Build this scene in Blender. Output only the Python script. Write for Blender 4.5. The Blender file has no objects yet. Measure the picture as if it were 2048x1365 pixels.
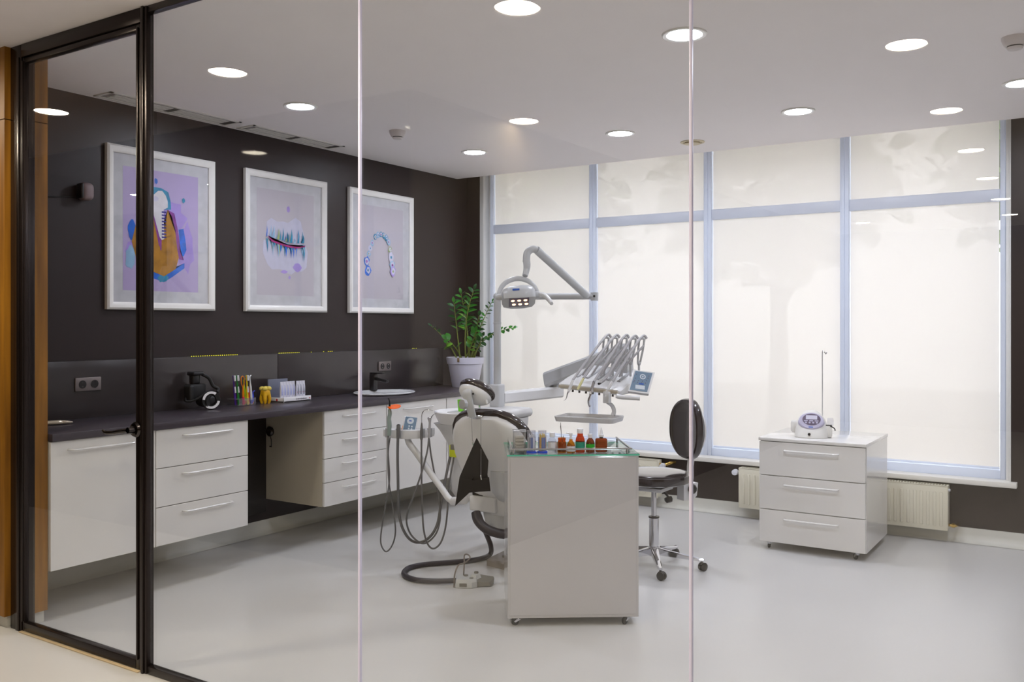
import bpy, bmesh, math, random
from mathutils import Vector, Matrix, Euler
PI = math.pi
random.seed(7)
scene = bpy.context.scene
COL = scene.collection

# ------------------------------------------------------------------ camera, sky, exposure
cam_data = bpy.data.cameras.new('camera')
cam_data.sensor_width = 36.0
cam_data.lens = 36.0 * 1815.0 / 2048.0
cam_data.shift_y = -34.5 / 2048.0
cam_data.clip_start = 0.05
cam = bpy.data.objects.new('camera', cam_data)
cam.location = (0, 0, 1.5)
cam.rotation_euler = (PI / 2, 0, math.radians(33.05))
COL.objects.link(cam)
scene.camera = cam

world = bpy.data.worlds.new('sky')
scene.world = world
world.use_nodes = True
bg = world.node_tree.nodes['Background']
bg.inputs[0].default_value = (0.90, 0.945, 1.0, 1)
bg.inputs[1].default_value = 4.55

vs = scene.view_settings
vs.view_transform = 'Standard'
vs.look = 'None'
vs.gamma = 1.0
vs.exposure = 0.0
vs.use_curve_mapping = False

LAMP_ROOM = 222.0
LAMP_LOBBY = 270.0

# ------------------------------------------------------------------ materials
def srgb(r, g, b):
    f = lambda c: (c / 255 / 12.92) if c / 255 <= 0.04045 else ((c / 255 + 0.055) / 1.055) ** 2.4
    return (f(r), f(g), f(b), 1)

MATS = {}
def pm(name, rgb, rough=0.5, metal=0.0, vary=0.04, scale=6.0, bump=0.0, bscale=40.0, coat=0.0, spec=0.5):
    """principled material whose colour is varied a little by a noise texture"""
    m = bpy.data.materials.new(name)
    m.use_nodes = True
    nt = m.node_tree
    p = nt.nodes['Principled BSDF']
    p.inputs['Roughness'].default_value = rough
    p.inputs['Metallic'].default_value = metal
    p.inputs['Specular IOR Level'].default_value = spec
    p.inputs['Coat Weight'].default_value = coat
    tc = nt.nodes.new('ShaderNodeTexCoord')
    nz = nt.nodes.new('ShaderNodeTexNoise')
    nz.inputs['Scale'].default_value = scale
    nz.inputs['Detail'].default_value = 4
    nt.links.new(tc.outputs['Object'], nz.inputs['Vector'])
    r = nt.nodes.new('ShaderNodeValToRGB')
    c = srgb(*rgb)
    r.color_ramp.elements[0].position = 0.3
    r.color_ramp.elements[1].position = 0.7
    r.color_ramp.elements[0].color = tuple(v * (1 - vary) for v in c[:3]) + (1,)
    r.color_ramp.elements[1].color = tuple(min(1, v * (1 + vary)) for v in c[:3]) + (1,)
    nt.links.new(nz.outputs['Fac'], r.inputs['Fac'])
    nt.links.new(r.outputs['Color'], p.inputs['Base Color'])
    if bump:
        n2 = nt.nodes.new('ShaderNodeTexNoise')
        n2.inputs['Scale'].default_value = bscale
        nt.links.new(tc.outputs['Object'], n2.inputs['Vector'])
        b = nt.nodes.new('ShaderNodeBump')
        b.inputs['Strength'].default_value = bump
        b.inputs['Distance'].default_value = 0.004
        nt.links.new(n2.outputs['Fac'], b.inputs['Height'])
        nt.links.new(b.outputs['Normal'], p.inputs['Normal'])
    MATS[name] = m
    return m

def translucent_boost(m, k):
    """mix in translucency so the material looks brighter against the window"""
    nt = m.node_tree
    p = nt.nodes['Principled BSDF']; out = nt.nodes['Material Output']
    t = nt.nodes.new('ShaderNodeBsdfTranslucent'); t.inputs[0].default_value = (0.90, 0.93, 1.0, 1)
    mx = nt.nodes.new('ShaderNodeMixShader'); mx.inputs[0].default_value = k
    nt.links.new(p.outputs[0], mx.inputs[1]); nt.links.new(t.outputs[0], mx.inputs[2]); nt.links.new(mx.outputs[0], out.inputs[0])

def glassy(name, tint=(1, 1, 1), f0=0.04, rough=0.0, body=0.0, bodycol=(200, 200, 200)):
    """clear sheet: see-through with an angle dependent reflection, optionally with some body colour"""
    m = bpy.data.materials.new(name)
    m.use_nodes = True
    nt = m.node_tree
    nt.nodes.clear()
    out = nt.nodes.new('ShaderNodeOutputMaterial')
    tr = nt.nodes.new('ShaderNodeBsdfTransparent')
    tr.inputs[0].default_value = tuple(tint) + (1,)
    gl = nt.nodes.new('ShaderNodeBsdfGlossy')
    gl.inputs['Roughness'].default_value = rough
    lw = nt.nodes.new('ShaderNodeLayerWeight')
    pw = nt.nodes.new('ShaderNodeMath'); pw.operation = 'POWER'; pw.inputs[1].default_value = 5.0
    ma = nt.nodes.new('ShaderNodeMath'); ma.operation = 'MULTIPLY_ADD'
    ma.inputs[1].default_value = 1 - f0; ma.inputs[2].default_value = f0
    lw.inputs['Blend'].default_value = 0.5
    nt.links.new(lw.outputs['Facing'], pw.inputs[0])
    nt.links.new(pw.outputs[0], ma.inputs[0])
    mx = nt.nodes.new('ShaderNodeMixShader')
    nt.links.new(ma.outputs[0], mx.inputs[0])
    src = tr
    if body:
        df = nt.nodes.new('ShaderNodeBsdfDiffuse')
        df.inputs[0].default_value = srgb(*bodycol)
        m2 = nt.nodes.new('ShaderNodeMixShader'); m2.inputs[0].default_value = body
        nt.links.new(tr.outputs[0], m2.inputs[1]); nt.links.new(df.outputs[0], m2.inputs[2])
        src = m2
    nt.links.new(src.outputs[0], mx.inputs[1])
    nt.links.new(gl.outputs[0], mx.inputs[2])
    nt.links.new(mx.outputs[0], out.inputs[0])
    MATS[name] = m
    return m

def emit(name, rgb, strength):
    m = bpy.data.materials.new(name)
    m.use_nodes = True
    nt = m.node_tree
    nt.nodes.clear()
    out = nt.nodes.new('ShaderNodeOutputMaterial')
    e = nt.nodes.new('ShaderNodeEmission')
    e.inputs[0].default_value = srgb(*rgb)
    e.inputs[1].default_value = strength
    nt.links.new(e.outputs[0], out.inputs[0])
    MATS[name] = m
    return m

def blind_fabric(name):
    m = bpy.data.materials.new(name)
    m.use_nodes = True
    nt = m.node_tree
    nt.nodes.clear()
    out = nt.nodes.new('ShaderNodeOutputMaterial')
    tc = nt.nodes.new('ShaderNodeTexCoord')
    mp = nt.nodes.new('ShaderNodeMapping'); mp.inputs['Scale'].default_value = (3, 3, 30)
    nz = nt.nodes.new('ShaderNodeTexNoise'); nz.inputs['Scale'].default_value = 2.0
    nt.links.new(tc.outputs['Object'], mp.inputs[0]); nt.links.new(mp.outputs[0], nz.inputs['Vector'])
    r = nt.nodes.new('ShaderNodeValToRGB')
    r.color_ramp.elements[0].color = (0.955, 0.921, 0.892, 1)
    r.color_ramp.elements[1].color = (0.97, 0.938, 0.908, 1)
    nt.links.new(nz.outputs['Fac'], r.inputs[0])
    t = nt.nodes.new('ShaderNodeBsdfTranslucent')
    d = nt.nodes.new('ShaderNodeBsdfDiffuse')
    tr = nt.nodes.new('ShaderNodeBsdfTransparent')
    tr.inputs[0].default_value = (1.0, 0.97, 0.93, 1)
    nt.links.new(r.outputs[0], t.inputs[0]); nt.links.new(r.outputs[0], d.inputs[0])
    a = nt.nodes.new('ShaderNodeMixShader'); a.inputs[0].default_value = 0.62
    nt.links.new(t.outputs[0], a.inputs[1]); nt.links.new(d.outputs[0], a.inputs[2])
    b = nt.nodes.new('ShaderNodeMixShader'); b.inputs[0].default_value = 0.17
    nt.links.new(a.outputs[0], b.inputs[1]); nt.links.new(tr.outputs[0], b.inputs[2])
    nt.links.new(b.outputs[0], out.inputs[0])
    MATS[name] = m

def wood(name, a, b, scale=1.0):
    m = bpy.data.materials.new(name)
    m.use_nodes = True
    nt = m.node_tree
    p = nt.nodes['Principled BSDF']
    p.inputs['Roughness'].default_value = 0.45
    tc = nt.nodes.new('ShaderNodeTexCoord')
    mp = nt.nodes.new('ShaderNodeMapping'); mp.inputs['Scale'].default_value = (14 * scale, 14 * scale, 0.9 * scale)
    nz = nt.nodes.new('ShaderNodeTexNoise'); nz.inputs['Scale'].default_value = 1.6; nz.inputs['Detail'].default_value = 8
    r = nt.nodes.new('ShaderNodeValToRGB')
    r.color_ramp.elements[0].position = 0.3; r.color_ramp.elements[1].position = 0.7
    r.color_ramp.elements[0].color = srgb(*a); r.color_ramp.elements[1].color = srgb(*b)
    nt.links.new(tc.outputs['Object'], mp.inputs[0]); nt.links.new(mp.outputs[0], nz.inputs['Vector'])
    nt.links.new(nz.outputs['Fac'], r.inputs[0]); nt.links.new(r.outputs[0], p.inputs['Base Color'])
    MATS[name] = m

# surfaces of the room
pm('vinyl_floor', (204, 202, 200), 0.28, vary=0.02, scale=1.2, spec=0.4)
pm('ceiling_paint', (246, 240, 240), 0.8, vary=0.01)
pm('dark_wall_paint', (43, 33, 33), 0.42, vary=0.05, scale=2.0, spec=0.35)
pm('lobby_dark_gloss', (40, 34, 33), 0.04, vary=0.05)
pm('lobby_paint', (112, 100, 86), 0.7)
pm('white_plaster', (232, 231, 228), 0.6, vary=0.01)
pm('cove_vinyl', (214, 212, 203), 0.4, vary=0.02)
wood('oak_cladding', (112, 70, 14), (166, 112, 28))
pm('dark_aluminium', (42, 34, 32), 0.26, metal=0.6, vary=0.04)
pm('threshold_strip', (206, 184, 148), 0.35)
pm('window_profile', (236, 240, 250), 0.35, vary=0.01)
translucent_boost(MATS['window_profile'], 0.36)  # translucency added to brighten the mullions and transoms
pm('sill_white', (238, 234, 226), 0.35, vary=0.01)
blind_fabric('blind_fabric')
glassy('partition_glass', (0.958, 0.966, 0.966), 0.045)
glassy('window_glass', (0.985, 0.98, 0.985), 0.04)
pm('glass_joint', (232, 228, 255), 0.3, vary=0.01, spec=0.5)
pm('counter_laminate', (66, 59, 66), 0.30, vary=0.05, scale=30)
pm('backsplash_gloss', (58, 52, 52), 0.22, vary=0.04)
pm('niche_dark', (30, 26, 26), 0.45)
pm('white_gloss', (233, 230, 227), 0.10, vary=0.01, coat=0.3)
pm('white_satin', (232, 229, 224), 0.35, vary=0.01)
pm('trolley_lacquer', (196, 193, 195), 0.12, vary=0.01, coat=0.3)
pm('vent_grey', (150, 146, 146), 0.6)
pm('cabinet_side', (196, 186, 168), 0.35, vary=0.02)
pm('handle_satin', (232, 230, 228), 0.25, metal=0.35)
pm('chrome', (214, 214, 218), 0.09, metal=1.0, vary=0.01)
pm('bright_steel', (224, 210, 188), 0.3, metal=0.55)
pm('dark_chrome', (70, 66, 66), 0.12, metal=1.0)
pm('brass', (196, 162, 88), 0.25, metal=1.0)
pm('black_plastic', (22, 21, 23), 0.28)
pm('matt_black', (18, 17, 18), 0.6)
pm('dark_leather', (44, 35, 36), 0.2, vary=0.05, scale=30, coat=0.8)
pm('unit_white', (226, 225, 226), 0.25, vary=0.01)
pm('unit_grey', (196, 197, 199), 0.32, vary=0.02)
pm('unit_shadow', (170, 170, 172), 0.35)  # shade painted as a darker unit tone, as on the headrest knob
pm('hose_grey', (108, 106, 106), 0.45, vary=0.03)
pm('hose_dark', (62, 57, 62), 0.42)
pm('hose_light', (176, 174, 176), 0.38)
pm('taupe_base', (138, 128, 120), 0.5)
pm('pedal_grey', (200, 201, 200), 0.4)
pm('pedal_taupe', (126, 122, 114), 0.5)
pm('panel_blue', (110, 134, 156), 0.35, vary=0.02)
pm('panel_pale', (206, 214, 222), 0.35)
pm('logo_blue', (36, 86, 176), 0.4)
pm('screen_pale', (216, 212, 228), 0.2)
pm('bezel_purple', (98, 84, 104), 0.3)
pm('ring_lilac', (190, 184, 206), 0.35)
pm('orange_shield', (255, 106, 6), 0.25)
pm('curing_green', (150, 164, 158), 0.4)
pm('acid_yellow', (206, 214, 24), 0.4)
pm('lime', (122, 214, 48), 0.45)
pm('bib_cloth', (20, 17, 18), 0.8, bump=0.15, bscale=90)
pm('radiator_enamel', (232, 226, 206), 0.32, vary=0.015)
pm('slot_dark', (70, 66, 62), 0.6)
pm('pot_white', (222, 220, 236), 0.4, vary=0.01)
pm('soil', (44, 36, 32), 0.9, bump=0.6, bscale=60)
pm('leaf_green', (48, 122, 30), 0.32, vary=0.35, scale=9)
pm('leaf_young', (106, 158, 44), 0.32, vary=0.3, scale=9)
pm('leaf_dark', (22, 78, 28), 0.3, vary=0.3, scale=9)
pm('stem_green', (116, 128, 52), 0.5, vary=0.15)
pm('paper_tag', (132, 104, 70), 0.6, vary=0.3, scale=60)
pm('frame_white', (236, 233, 230), 0.3, vary=0.01)
pm('mat_marble', (206, 205, 210), 0.6, vary=0.09, scale=14)
pm('print_lilac', (188, 170, 214), 0.5, vary=0.03, scale=5)
pm('print_grey', (198, 190, 200), 0.5, vary=0.02, scale=5)
glassy('picture_glass', (1, 1, 1), 0.04)
pm('ink_ochre', (178, 124, 26), 0.6, vary=0.3, scale=14)
pm('ink_white', (226, 222, 228), 0.6, vary=0.06, scale=20)
pm('ink_navy', (62, 50, 140), 0.6)
pm('ink_purple', (146, 62, 158), 0.6, vary=0.25, scale=20)
pm('ink_blue', (24, 110, 222), 0.6, vary=0.3, scale=12)
pm('ink_teal', (34, 138, 178), 0.6, vary=0.3, scale=14)
pm('ink_sky', (150, 190, 222), 0.6, vary=0.15, scale=12)
pm('ink_lilac', (176, 150, 226), 0.6, vary=0.1, scale=12)
pm('ink_pale', (206, 204, 226), 0.6, vary=0.06, scale=18)
pm('ink_olive', (160, 176, 120), 0.6, vary=0.2, scale=18)
pm('ink_magenta', (166, 40, 120), 0.6, vary=0.2, scale=18)
pm('detector_white', (214, 206, 204), 0.45)
pm('detector_beige', (214, 200, 168), 0.5)
pm('speaker_mauve', (128, 110, 112), 0.5)
pm('tooth_yellow', (232, 176, 12), 0.35, vary=0.06)
pm('pale_yellow', (226, 220, 164), 0.4)
pm('tooth_cream', (238, 214, 96), 0.4, vary=0.05)
pm('white_card', (238, 236, 240), 0.5)
pm('card_grey', (112, 116, 134), 0.5)
pm('card_red', (196, 40, 44), 0.5)
pm('print_ink', (90, 86, 96), 0.6)
pm('crimson', (176, 22, 60), 0.5)
pm('sachet_blue', (176, 180, 222), 0.3, vary=0.12, scale=40)
pm('sachet_white', (222, 220, 232), 0.3)
for n, c in dict(brush_purple=(74, 24, 140), brush_green=(22, 140, 48), brush_orange=(238, 134, 16), brush_yellow=(242, 216, 20), brush_lime=(176, 220, 24), brush_red=(222, 30, 40), brush_white=(238, 238, 240), brush_blue=(52, 76, 214), brush_crimson=(226, 20, 78)).items():
    pm(n, c, 0.3)
pm('bristle', (236, 236, 240), 0.7)
glassy('clear_acrylic', (0.97, 0.97, 0.97), 0.06, 0.02, body=0.06, bodycol=(240, 240, 244))
glassy('green_edge_glass', (0.93, 0.985, 0.96), 0.05)
pm('glass_edge_green', (92, 196, 164), 0.2)
glassy('amber_glass', (0.93, 0.52, 0.09), 0.05, 0.02, body=0.14, bodycol=(190, 104, 14))
glassy('red_amber_glass', (0.86, 0.24, 0.05), 0.05, 0.02, body=0.22, bodycol=(176, 52, 12))
glassy('brown_glass', (0.66, 0.26, 0.08), 0.05, 0.02, body=0.28, bodycol=(126, 54, 18))
glassy('clear_plastic', (0.95, 0.95, 0.97), 0.06, 0.03, body=0.12, bodycol=(230, 230, 236))
pm('dark_liquid', (60, 28, 10), 0.4)
pm('cotton', (206, 200, 188), 0.9, vary=0.12, scale=50, bump=0.5, bscale=120)
pm('cap_white', (228, 228, 234), 0.35)
pm('cap_blue', (24, 70, 206), 0.35)
pm('label_teal', (28, 140, 116), 0.5)
pm('label_green', (40, 172, 40), 0.5)
pm('label_white', (226, 226, 232), 0.5)
pm('stripe_blue', (74, 104, 176), 0.45)
pm('stripe_grey', (150, 152, 168), 0.45)
pm('stripe_amber', (232, 176, 62), 0.45)
pm('yellow_brush', (250, 214, 10), 0.5)
pm('faucet_black', (30, 27, 28), 0.32)
pm('ceramic', (236, 236, 238), 0.08, vary=0.005)
pm('socket_grey', (128, 118, 116), 0.35, metal=0.4)
pm('socket_dark', (36, 32, 32), 0.4)
pm('tree_leaf', (96, 132, 40), 0.6, vary=0.35, scale=0.8)
pm('tree_bark', (92, 76, 58), 0.8)
pm('outside_paving', (176, 172, 164), 0.8)
emit('lamp_room', (236, 241, 255), LAMP_ROOM)
emit('lamp_lobby', (255, 242, 218), LAMP_LOBBY)
emit('led_warm', (255, 200, 150), 4.0)
emit('led_yellow', (236, 230, 40), 2.6)

# ------------------------------------------------------------------ mesh builder
class M:
    """collects shapes; build() links them as one mesh object"""
    def __init__(self, xf=None):
        self.bm = bmesh.new(); self.xf = xf or Matrix(); self.mats = []; self.mi = 0; self.cur = None
    def mat(self, name):
        if name not in self.mats: self.mats.append(name)
        self.mi = self.mats.index(name); return self
    def _v(self, p): return self.bm.verts.new(self.xf @ Vector(p))
    def _f(self, vs):
        try:
            f = self.bm.faces.new(vs)
        except ValueError:
            return None
        f.material_index = self.mi; f.smooth = True
        return f
    def box(self, lo, hi, bev=0.0, seg=2, rot=None):
        lo = Vector(lo); hi = Vector(hi); c = (lo + hi) / 2; s = hi - lo
        t = bmesh.new()
        bmesh.ops.create_cube(t, size=1.0)
        for v in t.verts: v.co = Vector((v.co.x * s.x, v.co.y * s.y, v.co.z * s.z))
        if bev > 0:
            b = min(bev, min(abs(s.x), abs(s.y), abs(s.z)) * 0.49)
            bmesh.ops.bevel(t, geom=t.edges[:] + t.verts[:], offset=b, segments=seg, profile=0.5, affect='EDGES')
        mt = Matrix.Translation(c) @ (rot.to_4x4() if rot is not None else Matrix())
        vm = {v: self._v(mt @ v.co) for v in t.verts}
        for f in t.faces: self._f([vm[v] for v in f.verts])
        t.free(); return self
    def cbox(self, c, s, bev=0.0, seg=2, rot=None):
        c = Vector(c); h = Vector(s) / 2
        return self.box(c - h, c + h, bev, seg, rot)
    def loft(self, rings, cap=True, closed=True):
        R = [[self._v(p) for p in r] for r in rings]
        n = len(R[0])
        for a, b in zip(R, R[1:]):
            for i in range(n if closed else n - 1):
                j = (i + 1) % n
                self._f([a[i], a[j], b[j], b[i]])
        if cap and closed:
            self._f(R[0][::-1]); self._f(R[-1])
        return self
    def lathe(self, prof, c=(0, 0, 0), seg=24, axis=None, cap=True):
        """profile of (radius, height) turned about the axis through c"""
        c = Vector(c)
        q = Vector((0, 0, 1)).rotation_difference(Vector(axis).normalized()).to_matrix() if axis is not None else Matrix.Identity(3)
        rings = []
        for r, z in prof:
            rings.append([c + q @ Vector((r * math.cos(2 * PI * i / seg), r * math.sin(2 * PI * i / seg), z)) for i in range(seg)])
        return self.loft(rings, cap)
    def cyl(self, a, b, r0, r1=None, seg=20):
        a = Vector(a); b = Vector(b); r1 = r0 if r1 is None else r1
        return self.lathe([(r0, 0), (r1, (b - a).length)], a, seg, b - a)
    def ell(self, c, r, rot=None, seg=24, rings=12, z0=-1.0, z1=1.0):
        c = Vector(c); q = rot if rot is not None else Matrix.Identity(3)
        R = []
        a0 = math.asin(max(-1, z0)); a1 = math.asin(min(1, z1))
        for k in range(rings + 1):
            a = a0 + (a1 - a0) * k / rings
            cr = max(math.cos(a), 0.02); sz = math.sin(a)
            R.append([c + q @ Vector((r[0] * cr * math.cos(2 * PI * i / seg), r[1] * cr * math.sin(2 * PI * i / seg), r[2] * sz)) for i in range(seg)])
        return self.loft(R)
    def tube(self, pts, r, seg=10, sub=8, smooth=True, flat=1.0, cap=True):
        P = [Vector(p) for p in pts]
        rr = r if isinstance(r, (list, tuple)) else [r] * len(P)
        Q = []; RR = []
        if smooth and len(P) > 2:
            for i in range(len(P) - 1):
                p0 = P[max(i - 1, 0)]; p1 = P[i]; p2 = P[i + 1]; p3 = P[min(i + 2, len(P) - 1)]
                for k in range(sub):
                    t = k / sub
                    Q.append(0.5 * ((2 * p1) + (p2 - p0) * t + (2 * p0 - 5 * p1 + 4 * p2 - p3) * t * t + (3 * p1 - p0 - 3 * p2 + p3) * t ** 3))
                    RR.append(rr[i] + (rr[i + 1] - rr[i]) * t)
            Q.append(P[-1]); RR.append(rr[-1])
        else:
            Q = P; RR = list(rr)
        n = len(Q)
        tang = [((Q[min(i + 1, n - 1)] - Q[max(i - 1, 0)]).normalized()) for i in range(n)]
        up = Vector((0, 0, 1)) if abs(tang[0].z) < 0.9 else Vector((1, 0, 0))
        nrm = (up - tang[0] * up.dot(tang[0])).normalized()
        rings = []
        for i in range(n):
            if i:
                nrm = (nrm - tang[i] * nrm.dot(tang[i]))
                nrm = nrm.normalized() if nrm.length > 1e-6 else tang[i].orthogonal().normalized()
            bi = tang[i].cross(nrm)
            rings.append([Q[i] + (nrm * math.cos(2 * PI * k / seg) * flat + bi * math.sin(2 * PI * k / seg)) * RR[i] for k in range(seg)])
        return self.loft(rings, cap)
    def prism(self, poly, a, b, fn):
        """2-D outline carried from depth a to depth b by fn(u, v, w)"""
        return self.loft([[fn(u, v, a) for u, v in poly], [fn(u, v, b) for u, v in poly]])
    def poly(self, pts):
        self._f([self._v(p) for p in pts]); return self
    def build(self, name, mat=None, parent=None, sharp=35, world=True):
        bm = self.bm
        bmesh.ops.recalc_face_normals(bm, faces=bm.faces[:])
        if parent is not None and world:
            bm.transform(ROOTINV.get(parent.name, Matrix()))
        me = bpy.data.meshes.new(name)
        bm.to_mesh(me); bm.free()
        for mn in (self.mats if self.mats else [mat]): me.materials.append(MATS[mn])
        me.set_sharp_from_angle(angle=math.radians(sharp))
        o = bpy.data.objects.new(name, me)
        COL.objects.link(o)
        if parent is not None:
            o.parent = parent
            ROOTINV[o.name] = ROOTINV.get(parent.name, Matrix())
        return o

ROOTINV = {}
def tag(o, label=None, cat=None, group=None, kind=None):
    if label: o['label'] = label
    if cat: o['category'] = cat
    if group: o['group'] = group
    if kind: o['kind'] = kind
    return o
def thing(name, label, cat, loc, rotz=0.0, group=None, kind=None):
    o = bpy.data.objects.new(name, None)
    o.empty_display_size = 0.05
    o.location = loc; o.rotation_euler = (0, 0, rotz)
    COL.objects.link(o)
    ROOTINV[o.name] = (Matrix.Translation(Vector(loc)) @ Matrix.Rotation(rotz, 4, 'Z')).inverted()
    return tag(o, label, cat, group, kind)
def struct(name, m, mat=None, parent=None):
    o = m.build(name, mat, parent)
    if parent is None: o['kind'] = 'structure'
    return o
def clone(root, loc, rotz=None, label=None, group=None):
    r = root.copy(); COL.objects.link(r); r.location = loc
    if rotz is not None: r.rotation_euler = (0, 0, rotz)
    if label: r['label'] = label
    if group: r['group'] = group
    for ch in list(root.children):
        c = ch.copy(); COL.objects.link(c); c.parent = r
        for g in list(ch.children):
            d = g.copy(); COL.objects.link(d); d.parent = c
    return r
def rotm(x=0, y=0, z=0): return Euler((math.radians(x), math.radians(y), math.radians(z))).to_matrix()

CEIL = 2.844
# ------------------------------------------------------------------ the room
m = M(); m.box((-8.2, -9.7, -0.12), (3.7, 7.3, 0)); struct('floor', m, 'vinyl_floor')
m = M(); m.box((-5.25, 2.44, CEIL), (1.7, 6.78, 3.12)); m.box((-5.25, 6.78, 3.06), (1.7, 7.25, 3.12))
struct('ceiling', m, 'ceiling_paint')
m = M(); m.box((-8.2, -9.7, 2.862), (3.7, 2.44, 3.0)); struct('ceiling_lobby', m, 'ceiling_paint')
m = M(); m.box((-5.25, 2.553, 0), (-5.02, 7.25, 3.1)); struct('wall_left', m, 'dark_wall_paint')
m = M()
m.box((-5.02, 6.93, 0), (-4.865, 7.2, 3.1)); m.box((-0.514, 6.93, 0), (1.7, 7.2, 3.1)); m.box((-4.865, 6.93, 0), (-0.514, 7.2, 0.405))
struct('wall_back', m, 'dark_wall_paint')
m = M(); m.box((1.6, 2.44, 0), (1.75, 6.93, 3.1)); struct('wall_right', m, 'white_plaster')
m = M()
m.box((-8.0, 2.372, 0.06), (-4.512, 2.47, 2.503)); m.box((-8.0, 2.372, 2.508), (-4.512, 2.47, 2.862)); m.box((-8.0, 2.471, 0.06), (-4.448, 2.553, 2.503)); m.box((-8.0, 2.471, 2.508), (-4.448, 2.553, 2.862)); m.box((-8.0, 2.40, 0.06), (-4.54, 2.54, 2.86))
struct('wall_front', m, 'oak_cladding')
m = M(); m.box((-8.2, 0.75, 0), (-8.0, 2.6, 3.0)); struct('wall_corridor', m, 'lobby_paint')
m = M(); m.mat('lobby_dark_gloss').box((-8.0, -9.7, 0), (-3.375, 0.75, 2.862)); m.mat('lobby_paint').box((-3.375, -9.7, 0), (-3.355, 0.735, 2.862)); struct('wall_corner', m)
m = M(); m.box((3.5, -9.5, 0), (3.7, 2.44, 3.0)); struct('wall_lobby', m, 'lobby_paint')
m = M(); m.box((-3.32, -9.7, 0), (3.5, -9.5, 2.862)); struct('wall_rear', m, 'lobby_paint')
m = M(); m.box((1.6, 2.36, 0), (3.7, 2.5, 3.0)); struct('wall_side', m, 'lobby_paint')
# coved vinyl skirting
def cove(n, pts_fn, L0, L1):
    prof = [(0.0, 0.0), (0.055, 0.002), (0.03, 0.010), (0.014, 0.028), (0.006, 0.06), (0.006, 0.10), (0.0, 0.10)]
    m = M(); m.loft([[pts_fn(d, z, L) for d, z in prof] for L in (L0, L1)]); struct(n, m, 'cove_vinyl')
cove('baseboard_left', lambda d, z, L: (-5.02 + d, L, z), 2.555, 6.93)
cove('baseboard_back', lambda d, z, L: (L, 6.93 - d, z), -5.01, 1.6)
m = M(); m.box((-8.0, 2.393, 0), (-4.53, 2.545, 0.06)); m.box((-4.53, 2.475, 0), (-4.468, 2.545, 0.06)); struct('baseboard_front', m, 'cove_vinyl')

# window wall: four tall bays behind roller blinds
WX = [-4.79, -3.713, -2.668, -1.604, -0.552]
for i in range(4):
    w = thing('window_%d' % (i + 1), None, None, ((WX[i] + WX[i + 1]) / 2, 7.02, 0.42), kind='structure')
    m = M()
    l, r = WX[i] + 0.001, WX[i + 1] - 0.001
    m.box((l, 6.985, 0.42), (l + 0.031, 7.06, 3.06), 0.004); m.box((r - 0.031, 6.985, 0.42), (r, 7.06, 3.06), 0.004)
    m.box((l + 0.031, 7.0, 0.42), (r - 0.031, 7.06, 0.50), 0.004); m.box((l + 0.031, 7.0, 2.98), (r - 0.031, 7.06, 3.06), 0.004)
    m.build('window_frame', 'window_profile', w)
    m = M(); m.box((l + 0.031, 6.992, 2.335), (r - 0.031, 7.013, 2.42), 0.006); m.build('transom', 'window_profile', w)
    m = M(); m.box((l + 0.02, 7.066, 0.46), (r - 0.02, 7.072, 3.02)); m.build('pane', 'window_glass', w)
where = ['in the first bay beside the plant corner', 'in the second bay, behind the dental delivery console', 'in the third bay, behind the stool backrest and motor unit', 'in the fourth bay, at the right end of the window']
for i in range(4):
    l, r = WX[i] + 0.034, WX[i + 1] - 0.034
    b = thing('roller_blind', 'closed cream translucent roller blind ' + where[i], 'blind', ((l + r) / 2, 7.0, 0.5), group='closed roller blinds across the window wall')
    m = M(); m.box((l + 0.004, 7.0165, 0.52), (r - 0.004, 7.0172, 3.0)); m.build('blind_sheet', 'blind_fabric', b)
    m = M(); m.box((l + 0.004, 7.0145, 0.503), (r - 0.004, 7.024, 0.521), 0.004); m.build('bottom_bar', 'window_profile', b)
m = M()
m.box((-4.865, 6.86, 0.405), (-0.476, 6.995, 0.44), 0.004); struct('trim_1', m, 'sill_white')
m = M(); m.box((-4.865, 6.925, 0.44), (-4.822, 7.02, 3.06), 0.002); m.box((-4.865, 7.02, 0.44), (-4.79, 7.06, 3.06)); struct('trim_2', m, 'white_plaster')
m = M(); m.box((-0.549, 6.985, 0.44), (-0.522, 7.06, 3.06), 0.002); m.box((-0.523, 6.925, 0.44), (-0.514, 7.06, 3.06), 0.002); struct('trim_3', m, 'white_plaster')

# glass partition between lobby and surgery
YP = 2.42
m = M(); m.box((-4.51, 2.40, 0), (-4.411, 2.468, 2.862), 0.003); m.box((-4.455, 2.394, 0), (-4.425, 2.401, 2.80), 0.002); struct('trim_4', m, 'dark_aluminium')
m = M(); m.box((-3.468, 2.398, 0), (-3.425, 2.436, 2.862), 0.003); m.box((-3.456, 2.391, 0), (-3.440, 2.399, 2.862), 0.002); struct('trim_5', m, 'dark_aluminium')
m = M(); m.box((-4.411, 2.398, 2.797), (-3.468, 2.436, 2.862), 0.003); struct('trim_6', m, 'dark_aluminium')
m = M(); m.box((-3.425, 2.402, 2.832), (1.6, 2.436, 2.862), 0.002); struct('trim_7', m, 'dark_aluminium')
m = M(); m.box((-3.425, 2.402, 0.0), (1.6, 2.436, 0.034), 0.003); struct('trim_8', m, 'dark_aluminium')
m = M(); m.box((-4.411, 2.386, 0.0), (-3.47, 2.404, 0.006), 0.002); struct('trim_9', m, 'threshold_strip')
XS = [-3.425, -2.222, -0.972, 0.28, 1.6]
for i in range(4):
    m = M(); m.box((XS[i] + 0.004, YP - 0.005, 0.03), (XS[i + 1] - 0.004, YP + 0.005, 2.835)); struct('window_%d' % (i + 5), m, 'partition_glass')
for i in range(1, 4):
    m = M(); m.box((XS[i] - 0.0045, YP - 0.0065, 0.034), (XS[i] + 0.0045, YP + 0.0065, 2.832), 0.002); struct('trim_%d' % (i + 9), m, 'glass_joint')
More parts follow.
